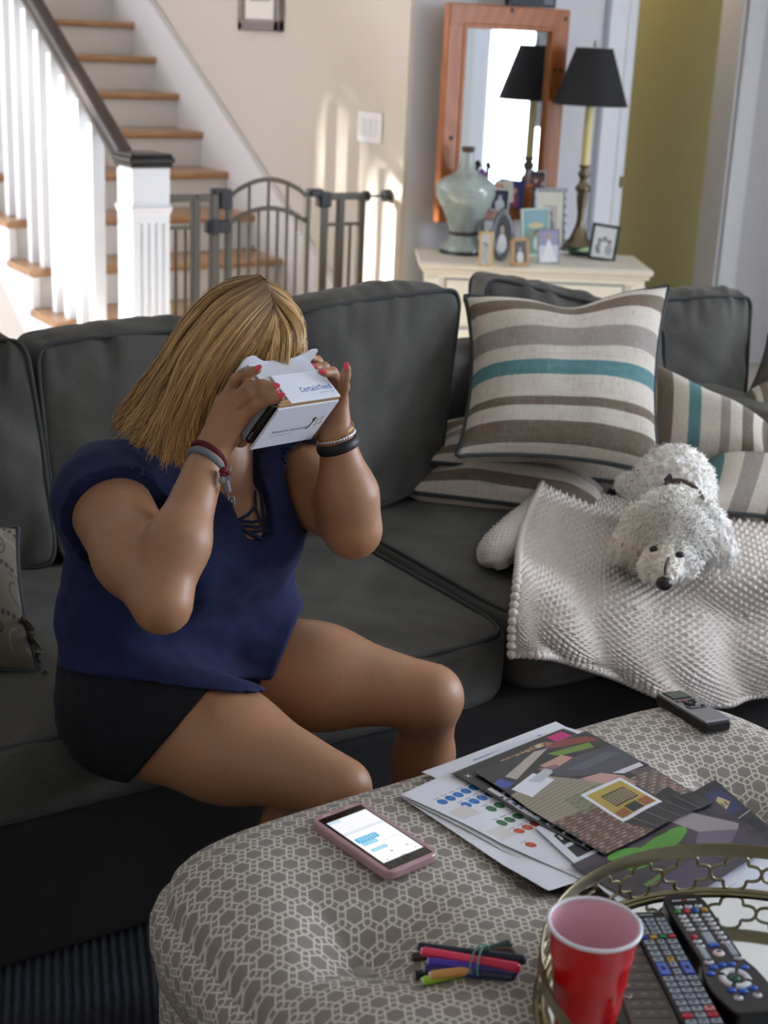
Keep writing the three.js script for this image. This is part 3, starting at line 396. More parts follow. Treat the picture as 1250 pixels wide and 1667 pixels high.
const sofa = thing('sofa', 'large dark grey suede sofa with loose cushions and a black skirted base', 'sofa', V(0, 0, 0));
{
  const FZ = -2.0, XL = -0.5, XR = 2.72;
  obj('base', boxUV(rbox(XR - XL, 0.265, 1.0, 0.02, (XL + XR) / 2, 0.158, FZ - 0.5)), baseM, sofa);
  obj('back_frame', boxUV(rbox(XR - XL, 0.5, 0.16, 0.05, (XL + XR) / 2, 0.5, -3.06, 4)), suede, sofa);
  obj('arm', boxUV(rbox(0.2, 0.5, 1.0, 0.06, XR + 0.1, 0.4, FZ - 0.52, 4)), suede, sofa);
  obj('foot', cyl(0.03, 0.025, 0.05, 12, XR - 0.1, 0.041, FZ - 0.1), M(0x1a120c, 0.4), sofa); obj('foot', cyl(0.03, 0.025, 0.05, 12, XL + 0.1, 0.041, FZ - 0.1), M(0x1a120c, 0.4), sofa);
  const seat = (x0, x1, y1) => {
    const a = [V(x0, y1, FZ), V(x1, y1, FZ), V(x1, 0.285, FZ), V(x0, 0.285, FZ)], b = a.map((v) => v.clone().setZ(-2.98));
    const g = hexa(a, b, 14, 40, 0.018, 0.008, 6, 0.003); const mp = g.userData.map;
    const c = obj('seat_cushion', boxUV(g, 1), suede, sofa);
    const loop = (yy) => { const p = []; for (let i = 0; i < 72; i++) { const t = i / 72 * Math.PI * 2, cx = Math.cos(t), s = Math.sin(t), r = Math.pow(Math.abs(cx) ** 14 + Math.abs(s) ** 14, -1 / 14) * 0.985; p.push(mp(cx * r, yy, s * r)); } return tube(p, 0.005, 160, 6, true); };
    obj('piping', loop(0.9), pipeM, c); obj('piping', loop(-0.9), pipeM, c);
  };
  seat(-0.5, 0.36, 0.44); seat(0.37, 1.66, 0.43); seat(1.67, 2.71, 0.445);
  const back = (a, depth, dir, n = 13) => {
    const b = a.map((v) => v.clone().addScaledVector(dir, depth)), g = hexa(a, b, n, 44, 0.035, 0.013, 7, 0.005), mp = g.userData.map, c = obj('back_cushion', boxUV(g, 1), suede, sofa);
    const nz = a[1].clone().sub(a[0]).cross(a[0].clone().sub(a[3])).normalize();
    for (const z of [0.8, -0.8]) { const p = edgeLoop(mp, 1, 1, z, n, 70, 0.975).map((q) => { const k = 0.012 * (NZ(q.x * 7, q.y * 4.2, q.z * 7)); return q.addScaledVector(nz, k * Math.sign(z) + 0.006 * Math.sign(z)).add(q.clone().sub(mp(0, 0, z)).normalize().multiplyScalar(0.009)); }); obj('piping', tube(p, 0.0055, 200, 6, true), pipeM, c); }
    return c;
  };
  const D = V(0, -0.02, -1).normalize();
  back([at(-260, 580, 2.95), at(46, 556, 2.99), at(98, 925, 2.96), at(-220, 935, 2.92)], 0.17, D);
  back([at(62, 563, 3.0), at(470, 528, 3.22), at(476, 900, 3.18), at(105, 925, 2.97)], 0.17, D);
  back([at(474, 512, 3.2), at(757, 470, 3.46), at(716, 782, 3.5), at(478, 892, 3.22)], 0.17, D);
  back([at(792, 452, 3.78), at(1085, 530, 3.92), at(1085, 760, 3.86), at(800, 740, 3.72)], 0.17, V(0.35, 0, -0.94));
  back([at(1062, 492, 3.96), at(1226, 486, 4.1), at(1206, 700, 4.0), at(1062, 720, 3.9)], 0.17, V(0.5, 0, -0.87));
}
// ---------------------------------------------------------------- striped pillows
const stripeCol = { c: '#cfc6b8', b: '#6c5f50', g: '#948b83', t: '#4c7c80' };
function stripeTex(list, seedv) {      // list of [colour key, share] from the top edge down
  return tex(canvas(256, 512, (c, w, h) => {
    let y = 0; const tot = list.reduce((s, l) => s + l[1], 0);
    for (const [k, s] of list) { const hh = s / tot * h; c.fillStyle = stripeCol[k]; c.fillRect(0, y, w, hh + 1); if (k !== 'c') { c.fillStyle = 'rgba(225,215,200,0.22)'; for (let q = 2; q < hh; q += 5) c.fillRect(0, y + q, w, 1.2); } y += hh; }
    for (let i = 0; i < 5200; i++) { const d = rnd() < 0.5; c.fillStyle = d ? `rgba(255,250,240,${rnd() * 0.14})` : `rgba(60,50,40,${rnd() * 0.14})`; rnd() < 0.5 ? c.fillRect(rnd() * w, rnd() * h, 6 + rnd() * 22, 1) : c.fillRect(rnd() * w, rnd() * h, 1, 6 + rnd() * 22); }
  }));
}
const stripesA = [['c', 9], ['b', 11], ['c', 15], ['g', 15], ['c', 10], ['t', 10], ['c', 14], ['b', 5.5], ['c', 9], ['b', 12], ['c', 4]];
const linenBump = weaveBump.clone(); linenBump.repeat.set(2.5, 2.5);
function pillow(label, c4, th, map, o = {}) {      // four corners: top-left, top-right, bottom-right, bottom-left, seen from the front
  const [a, b, c, d] = c4, cen = a.clone().add(b).add(c).add(d).multiplyScalar(0.25), n = b.clone().sub(a).cross(a.clone().sub(d)).normalize(), N = 40;
  const t = thing('throw_pillow', label, 'pillow', cen, 'throw pillows on the sofa');
  const pt = (u, v, s) => {
    const q = V(0, 0, 0).addScaledVector(a, (1 - u) * (1 - v)).addScaledVector(b, u * (1 - v)).addScaledVector(c, u * v).addScaledVector(d, (1 - u) * v).sub(cen), U = 2 * u - 1, W = 2 * v - 1;
    const pinch = 0.06 * (1 - Math.abs(U) ** 2) * W * W + 0; q.addScaledVector(b.clone().sub(a), -0.05 * U * (1 - W * W) * Math.abs(U)).addScaledVector(d.clone().sub(a), -0.05 * W * (1 - U * U) * Math.abs(W));
    const puff = Math.pow(Math.max(0, (1 - Math.abs(U) ** 2.6) * (1 - Math.abs(W) ** 2.6)), 0.55);
    const wr = 0.006 * NZ(q.x * 10 + (o.s ?? 0), q.y * 10, q.z * 10) * Math.min(1, puff * 2), dent = (o.dent ?? 0) * Math.exp(-((U) ** 2) / 0.12) * Math.exp(-((W + 1) ** 2) / 0.35);
    return q.addScaledVector(n, s * (th / 2 * puff + wr) + dent * -0.5).addScaledVector(d.clone().sub(a).normalize(), dent);
  };
  const side = (s) => {
    const P = [], uv = [], ix = []; for (let j = 0; j <= N; j++) for (let i = 0; i <= N; i++) { const p = pt(i / N, j / N, s); P.push(p.x, p.y, p.z); uv.push(...(o.vertical ? [j / N, 1 - i / N] : [i / N, 1 - j / N])); }
    for (let j = 0; j < N; j++) for (let i = 0; i < N; i++) { const k = j * (N + 1) + i; s > 0 ? ix.push(k, k + N + 1, k + 1, k + 1, k + N + 1, k + N + 2) : ix.push(k, k + 1, k + N + 1, k + 1, k + N + 2, k + N + 1); }
    const g = new THREE.BufferGeometry(); g.setAttribute('position', new THREE.Float32BufferAttribute(P, 3)); g.setAttribute('uv', new THREE.Float32BufferAttribute(uv, 2)); g.setIndex(ix); g.computeVertexNormals(); return g;
  };
  obj('cover', [side(1), side(-1)], M(0xffffff, 0.92, { map, bumpMap: linenBump, bumpScale: 0.0006 }), t);
  const lp = []; for (let k = 0; k < 4; k++) for (let i = 0; i < 16; i++) { const f = i / 16; lp.push(pt(...[[f, 0], [1, f], [1 - f, 1], [0, 1 - f]][k], 0)); }
  obj('piping', tube(lp, 0.006, 200, 6, true), M(0x3a3f40, 0.85), t); return t;
}
{
  const A = stripeTex(stripesA), B = stripeTex([['c', 6], ['b', 13], ['c', 12], ['t', 9], ['c', 14], ['g', 7], ['c', 9], ['b', 9], ['c', 8], ['b', 8]]), C = stripeTex([['b', 6], ['c', 7], ['b', 17], ['c', 6], ['g', 10], ['c', 12], ['b', 9], ['c', 5]]);
  pillow('large upright pillow with horizontal cream, brown, grey and teal stripes', [at(757, 482, 3.50), at(1088, 466, 3.62), at(1074, 772, 3.42), at(744, 742, 3.30)], 0.19, A, { dent: 0.03, s: 1 });
  pillow('striped pillow with its cream, brown and teal stripes running upright, behind the dog', [at(1050, 582, 3.78), at(1262, 700, 3.62), at(1262, 760, 3.5), at(1040, 780, 3.56)], 0.17, B, { vertical: true, s: 2 });
  pillow('brown and cream striped pillow lying flat under the large upright one', [at(705, 690, 3.68), at(1080, 700, 3.74), at(1050, 792, 3.50), at(690, 752, 3.46)], 0.13, C, { s: 3 });
  pillow('brown and cream striped pillow folded at the bottom of the pillow pile, on the seat', [at(668, 762, 3.62), at(1030, 775, 3.66), at(980, 842, 3.38), at(652, 800, 3.46)], 0.15, C, { s: 4 });
  pillow('striped pillow slumped on the seat behind the blanket, right of the dog', [at(1150, 742, 3.55), at(1330, 760, 3.6), at(1300, 850, 3.36), at(1130, 835, 3.32)], 0.13, stripeTex([['t', 8], ['c', 12], ['g', 12], ['c', 12], ['b', 14], ['c', 8]]), { vertical: true, s: 5 });
  pillow('striped pillow at the far right end of the sofa', [at(1208, 648, 3.86), at(1330, 610, 3.9), at(1340, 720, 3.78), at(1225, 690, 3.74)], 0.12, C, { vertical: true, s: 6 });
  pillow('plain olive-grey cushion standing at the far right end of the sofa', [at(1252, 545, 4.04), at(1380, 480, 4.1), at(1380, 690, 3.95), at(1214, 652, 3.92)], 0.13, suedeT, { s: 7 });
  const dam = tex(canvas(512, 512, (c, w, h) => {
    c.fillStyle = '#6f675a'; c.fillRect(0, 0, w, h); c.lineWidth = 7;
    for (let i = 0; i < 60; i++) { const x = rnd() * w, y = rnd() * h, r = 18 + rnd() * 40; c.strokeStyle = ['#938976', '#4d463b', '#8b7b6a', '#7d8070'][i % 4]; c.beginPath(); c.arc(x, y, r, rnd() * 6, rnd() * 6 + 3); c.stroke(); c.beginPath(); c.ellipse(x + r * 0.7, y, r * 0.5, r * 0.18, rnd() * 3, 0, 7); c.fillStyle = ['#8d8371', '#574f43'][i % 2]; c.fill(); }
    for (let y = 40; y < h; y += 170) for (let x = 0; x < w; x += 22) { c.fillStyle = '#3f392f'; c.beginPath(); c.ellipse(x, y + 10 * Math.sin(x / 40), 7, 11, 0.6, 0, 7); c.fill(); }
  }));
  const dp = pillow('faded damask pillow with ruffled corner at the left end of the sofa', [at(-190, 850, 2.62), at(28, 860, 2.66), at(62, 1095, 2.5), at(-170, 1110, 2.44)], 0.17, dam, { s: 8 });
  const rows = [0, 1, 2, 3].map((j) => Array.from({ length: 15 }, (_, i) => { const u = i / 14, q = at(mix(30, 64, Math.sin(u * 2.2) * 0.5 + u * 0.5) + j * 3.5 + (j ? 6 * Math.sin(u * 22 + j) : 0), mix(1000, 1112, u) + (j ? 4 * Math.cos(u * 25) : 0), 2.53 - 0.012 * j * Math.sin(u * 24) - 0.01 * j); return q.sub(dp.position); }));
  const G = []; for (let j = 0; j < 4; j++) G.push(rows[j]);
  const P = [], uv = [], ix = []; const S = surfGrid(G, 80, 12); S.forEach((row, j) => row.forEach((q, i) => { P.push(q.x, q.y, q.z); uv.push(i / 40, j / 40); })); for (let j = 0; j < 12; j++) for (let i = 0; i < 80; i++) { const k = j * 81 + i; ix.push(k, k + 1, k + 81, k + 1, k + 82, k + 81); }
  const g = new THREE.BufferGeometry(); g.setAttribute('position', new THREE.Float32BufferAttribute(P, 3)); g.setAttribute('uv', new THREE.Float32BufferAttribute(uv, 2)); g.setIndex(ix); g.computeVertexNormals(); obj('ruffle', g, M(0xffffff, 0.9, { map: dam, side: THREE.DoubleSide }), dp);
}
// ---------------------------------------------------------------- tufted ottoman
const OX0 = 0.636, OX1 = 1.66, OZ0 = -1.545, OZ1 = -0.55, OTY = 0.535;
const tufts = []; for (let i = -1; i < 4; i++) for (let j = -1; j < 4; j++) tufts.push([0.775 + i * 0.32, -1.215 + j * 0.34]);
const OPX = 1.62, OPZ = -1.545, OROT = 0.032, OCO = Math.cos(OROT), OSI = Math.sin(OROT);
const ottY = (x, z) => { const a = x - OPX, b = z - OPZ; return ottYL(OPX + a * OCO - b * OSI, OPZ + a * OSI + b * OCO); };
function ottYL(x, z) {     // upholstered top surface in the ottoman's own axes
  let y = OTY; const q = Math.pow(Math.abs((x - (OX0 + OX1) / 2) / (OX1 - OX0) * 2) ** 9 + Math.abs((z - (OZ0 + OZ1) / 2) / (OZ1 - OZ0) * 2) ** 9, 1 / 9), f = cl(1 - (1 - q) * 0.53 / 0.13);
  y -= 0.075 * (1 - Math.sqrt(Math.max(0, 1 - f * f)));
  for (const [a, b] of tufts) { if (a < OX0 + 0.1 || a > OX1 - 0.1 || b < OZ0 + 0.1 || b > OZ1 - 0.1) continue; const r = Math.hypot(x - a, z - b); y -= 0.05 * Math.exp(-((r / 0.055) ** 1.5)) + 0.012 * Math.exp(-((r / 0.12) ** 2)); const an = Math.atan2(z - b, x - a); y -= 0.007 * Math.exp(-(((r - 0.07) / 0.05) ** 2)) * Math.pow(0.5 + 0.5 * Math.cos(4 * an + 0.5), 3); }
  return y;
}
const lattice = (() => {
  // interlocking hexagon rings, one repeat = 1 x sqrt(3)
  const W = 512, H = 887, c = canvas(W, H, (c) => {
    c.fillStyle = '#958d84'; c.fillRect(0, 0, W, H); c.strokeStyle = '#ddd6c9'; c.lineWidth = 42; c.lineJoin = 'round';
    const R = W / Math.sqrt(3) * 1.3, hex = (x, y) => { c.beginPath(); for (let k = 0; k <= 6; k++) { const a = Math.PI / 6 + k * Math.PI / 3; c[k ? 'lineTo' : 'moveTo'](x + R * Math.cos(a), y + R * Math.sin(a)); } c.closePath(); c.stroke(); };
    for (const [x, y] of [[0, 0], [W, 0], [0, H], [W, H], [W / 2, H / 2], [-W / 2, H / 2], [1.5 * W, H / 2], [W / 2, -H / 2], [W / 2, 1.5 * H]]) hex(x, y);
    for (let i = 0; i < 9000; i++) { c.fillStyle = rnd() < 0.5 ? `rgba(255,248,235,${rnd() * 0.12})` : `rgba(40,30,20,${rnd() * 0.12})`; c.fillRect(rnd() * W, rnd() * H, 2, 7); }
  });
  const t = tex(c); t.repeat.set(1 / 0.03, 1 / 0.052); return t;
})();
const ottM = M(0xffffff, 0.9, { map: lattice, bumpMap: linenBump, bumpScale: 0.0004 });
const ottoman = thing('ottoman', 'large tufted ottoman in taupe fabric with a cream hexagon lattice print', 'ottoman', V(OPX - OPX * OCO - OPZ * OSI, 0, OPZ + OPX * OSI - OPZ * OCO)); ottoman.rotation.y = OROT;
{
  const cx = (OX0 + OX1) / 2, cz = (OZ0 + OZ1) / 2, hx = (OX1 - OX0) / 2, hz = (OZ1 - OZ0) / 2, NX = 170, NZg = 160;
  const P = [], uv = [], ix = []; for (let j = 0; j <= NZg; j++) for (let i = 0; i <= NX; i++) {
    let u = i / NX * 2 - 1, v = j / NZg * 2 - 1; const n = 9, s = Math.max(Math.abs(u), Math.abs(v)) / (Math.pow(Math.abs(u) ** n + Math.abs(v) ** n, 1 / n) || 1);
    const x = cx + u * s * hx, z = cz + v * s * hz; P.push(x, ottYL(x, z), z); uv.push(x * 0.87 + z * 0.5, z * 0.87 - x * 0.5);
  }
  for (let j = 0; j < NZg; j++) for (let i = 0; i < NX; i++) { const k = j * (NX + 1) + i; ix.push(k, k + NX + 1, k + 1, k + 1, k + NX + 1, k + NX + 2); }
  const g = new THREE.BufferGeometry(); g.setAttribute('position', new THREE.Float32BufferAttribute(P, 3)); g.setAttribute('uv', new THREE.Float32BufferAttribute(uv, 2)); g.setIndex(ix); g.computeVertexNormals();
  obj('top', g, ottM, ottoman);
  // boxed side: upper border of the cushion, then the body, lofted round the outline
  const ring = (prof) => {
    const n = 9, S = 240, P = [], uv = [], ix = []; let per = 0, px, pz;
    for (let i = 0; i <= S; i++) { const a = i / S * Math.PI * 2, c = Math.cos(a), s = Math.sin(a), r = Math.pow(Math.abs(c) ** n + Math.abs(s) ** n, -1 / n), x = c * r * hx, z = s * r * hz; if (i) per += Math.hypot(x - px, z - pz); px = x; pz = z; const nn = Math.hypot(c, s); prof.forEach(([o, y], j) => { P.push(cx + x + c * o, y, cz + z + s * o); uv.push(per, y); }); }
    const m = prof.length; for (let i = 0; i < S; i++) for (let j = 0; j < m - 1; j++) { const k = i * m + j; ix.push(k, k + m, k + 1, k + 1, k + m, k + m + 1); }
    const g = new THREE.BufferGeometry(); g.setAttribute('position', new THREE.Float32BufferAttribute(P, 3)); g.setAttribute('uv', new THREE.Float32BufferAttribute(uv, 2)); g.setIndex(ix); g.computeVertexNormals(); return g;
  };
  obj('border', ring([[0, 0.46], [0.012, 0.45], [0.02, 0.43], [0.02, 0.40], [0.012, 0.375], [0, 0.368]]), ottM, ottoman);
  obj('body', ring([[0.0, 0.366], [0.008, 0.355], [0.008, 0.1], [0, 0.09]]), ottM, ottoman);
  const loop = []; for (let i = 0; i < 90; i++) { const a = i / 90 * Math.PI * 2, c = Math.cos(a), s = Math.sin(a), r = Math.pow(Math.abs(c) ** 9 + Math.abs(s) ** 9, -1 / 9); loop.push(V(cx + c * r * (hx + 0.006), 0.367, cz + s * r * (hz + 0.006))); }
  obj('welt', tube(loop, 0.006, 260, 6, true), M(0x8d8378, 0.9), ottoman);
  for (const [a, b] of tufts) if (a > OX0 + 0.1 && a < OX1 - 0.1 && b > OZ0 + 0.1 && b < OZ1 - 0.1) obj('button', sph(0.013, 0, 0, 0, 14).scale(1, 0.5, 1).translate(a, ottYL(a, b) + 0.002, b), ottM, ottoman);
  for (const x of [OX0 + 0.08, OX1 - 0.08]) for (const z of [OZ0 + 0.08, OZ1 - 0.08]) obj('leg', lathe([[0.001, 0.014], [0.02, 0.014], [0.03, 0.1], [0.001, 0.1]], 16).translate(x, 0, z), M(0x1e140e, 0.4), ottoman);
}
// ---------------------------------------------------------------- knitted throw
function surfGrid(rows, nu, nv) {     // smooth surface through a grid of points
  const cr = (p, t) => { const n = p.length - 1, f = cl(t) * n, i = Math.min(n - 1, Math.floor(f)), u = f - i, a = p[Math.max(0, i - 1)], b = p[i], c = p[i + 1], d = p[Math.min(n, i + 2)], q = V(0, 0, 0); for (const k of ['x', 'y', 'z']) q[k] = 0.5 * (2 * b[k] + (c[k] - a[k]) * u + (2 * a[k] - 5 * b[k] + 4 * c[k] - d[k]) * u * u + (3 * b[k] - a[k] - 3 * c[k] + d[k]) * u * u * u); return q; };
  const G = []; for (let j = 0; j <= nv; j++) { const row = []; for (let i = 0; i <= nu; i++) row.push(cr(rows.map((r) => cr(r, i / nu)), j / nv)); G.push(row); } return G;
}
function knit(G, bump, thick, cell = 0.021) {
  const nv = G.length - 1, nu = G[0].length - 1, run = (f, n) => { let s = 0; for (let k = 1; k <= n; k += 1) s += f(k).distanceTo(f(k - 1)); return s; }, LU = run((k) => G[nv >> 1][k], nu), LV = run((k) => G[k][nu >> 1], nv), P = [], P2 = [], ix = [], uv = []; const un = [], vn = [];
  for (let j = 0; j <= nv; j++) for (let i = 0; i <= nu; i++) {
    const a = G[j][Math.max(0, i - 1)], b = G[j][Math.min(nu, i + 1)], c = G[Math.max(0, j - 1)][i], d = G[Math.min(nv, j + 1)][i], n = b.clone().sub(a).cross(c.clone().sub(d)).normalize();
    const k = j * (nu + 1) + i; un[k] = i / nu * LU; vn[k] = j / nv * LV;
    const u = un[k] / cell, v = vn[k] / cell, uu = (u * 0.8 + v * 0.95), vv = (u * 0.8 - v * 0.95), su = Math.sin(uu * Math.PI), sv = Math.sin(vv * Math.PI); let h = bump * Math.pow(Math.abs(su * sv), 0.8) * (0.85 + 0.3 * NZ(Math.floor(uu) * 3.3, Math.floor(vv) * 2.7, 5)) + 0.0012 * NZ(u * 4, v * 4, 2);
    const e = Math.min(i, nu - i, j, nv - j); if (e < 3) h -= (3 - e) * 0.002;
    const q = G[j][i].clone().addScaledVector(n, h); P.push(q.x, q.y, q.z); const r = G[j][i].clone().addScaledVector(n, -thick); P2.push(r.x, r.y, r.z); uv.push(un[k], vn[k]);
  }
  const m = nu + 1, off = P.length / 3;
  for (let j = 0; j < nv; j++) for (let i = 0; i < nu; i++) { const k = j * m + i; ix.push(k, k + m, k + 1, k + 1, k + m, k + m + 1, off + k, off + k + 1, off + k + m, off + k + 1, off + k + m + 1, off + k + m); }
  const rim = []; for (let i = 0; i < nu; i++) rim.push(i); for (let j = 0; j < nv; j++) rim.push(j * m + nu); for (let i = nu; i > 0; i--) rim.push(nv * m + i); for (let j = nv; j > 0; j--) rim.push(j * m);
  rim.forEach((a, i) => { const b = rim[(i + 1) % rim.length]; ix.push(a, b, off + a, b, off + b, off + a); });
  const g = new THREE.BufferGeometry(); g.setAttribute('position', new THREE.Float32BufferAttribute([...P, ...P2].length ? P.concat(P2) : P, 3)); g.setAttribute('uv', new THREE.Float32BufferAttribute(uv.concat(uv), 2)); g.setIndex(ix); g.computeVertexNormals(); return g;
}
const woolM = MP(0xe2d9cf, 0.95, { sheen: 0.6, sheenRoughness: 0.5, sheenColor: new THREE.Color(0.5, 0.48, 0.45) });
{
  const t = thing('throw_blanket', 'cream bobble-knit throw draped over the seat and down the front of the sofa', 'blanket', V(0, 0, 0));
  const T = (rows) => rows.map((r) => r.map(([x, y, h, z]) => z !== undefined ? atZ(x, y, z) : atY(x, y, h)));
  const rows = T([
    [[896, 757, 0.52], [950, 790, 0.49], [1010, 812, 0.475], [1080, 826, 0.475], [1170, 828, 0.475], [1260, 818, 0.475], [1360, 806, 0.475]],
    [[872, 812, 0.52], [930, 845, 0.49], [1005, 868, 0.475], [1085, 880, 0.47], [1180, 884, 0.47], [1275, 872, 0.47], [1375, 860, 0.47]],
    [[850, 868, 0.52], [912, 905, 0.485], [995, 930, 0.47], [1090, 940, 0.462], [1185, 940, 0.467], [1285, 930, 0.465], [1385, 918, 0.46]],
    [[836, 925, 0, -2.02], [900, 955, 0, -2.0], [988, 980, 0, -1.985], [1085, 998, 0, -1.98], [1185, 1000, 0, -1.985], [1285, 990, 0, -1.98], [1390, 978, 0, -1.98]],
    [[828, 985, 0, -1.965], [890, 1008, 0, -1.94], [980, 1035, 0, -1.955], [1085, 1062, 0, -1.93], [1180, 1064, 0, -1.95], [1282, 1052, 0, -1.94], [1390, 1040, 0, -1.95]],
    [[825, 1035, 0, -1.95], [886, 1048, 0, -1.93], [982, 1075, 0, -1.945], [1085, 1108, 0, -1.915], [1175, 1110, 0, -1.94], [1275, 1096, 0, -1.925], [1390, 1084, 0, -1.94]],
    [[826, 1060, 0, -1.945], [884, 1062, 0, -1.925], [985, 1092, 0, -1.94], [1088, 1134, 0, -1.91], [1165, 1140, 0, -1.935], [1258, 1124, 0, -1.92], [1380, 1110, 0, -1.935]],
  ]);
  const G = surfGrid(rows, 300, 300);
  // soft folds running down from the dog's chin, and a fold at the left edge
  for (let j = 0; j <= 300; j++) for (let i = 0; i <= 300; i++) { const u = i / 300, v = j / 300, k = sst(0.3, 0.65, v); const w = 0.009 * k * Math.sin((u * 5.2 - v * 1.3) * Math.PI * 2 + 1.2 * NZ(u * 4, v * 3, 1)) * sst(0.0, 0.15, u) + 0.012 * NZ(u * 7, v * 4, 3) ; G[j][i].z += (w + 0.012) * sst(0.3, 0.5, v); G[j][i].y += w * (v < 0.5 ? 0.8 : 0.1); }
  obj('knit', knit(G, 0.0135, 0.009), woolM, t);
  const edge = (i0) => { const p = []; for (let j = 0; j <= 60; j++) p.push(G[j * 5][i0].clone()); return p; };
  const bob = []; const left = curve(edge(0)); for (let k = 0; k < 70; k++) { const q = left.getPointAt(k / 69); bob.push(sph(0.0095, q.x, q.y, q.z, 8)); }
  const hem = curve(G[300].filter((_, i) => i % 6 === 0).map((q) => q.clone())); for (let k = 0; k < 90; k++) { const q = hem.getPointAt(k / 89); bob.push(sph(0.0095, q.x, q.y - 0.002, q.z, 8)); }
  const b = obj('bobble_edge', bob, woolM, t); b.userData.kind = 'stuff';
  // corner of the throw folded out over the seat
  const f = T([
    [[884, 790, 0.50], [862, 812, 0.49], [838, 832, 0.475], [822, 845, 0.462]],
    [[872, 830, 0.515], [846, 846, 0.505], [812, 862, 0.49], [792, 872, 0.465]],
    [[862, 862, 0.51], [835, 882, 0.505], [798, 892, 0.49], [776, 898, 0.462]],
    [[850, 898, 0.495], [825, 910, 0.49], [798, 918, 0.475], [782, 920, 0.455]],
  ]);
  obj('folded_corner', knit(surfGrid(f.map((r) => r.slice().reverse()), 90, 90), 0.008, 0.02), woolM, t);
}
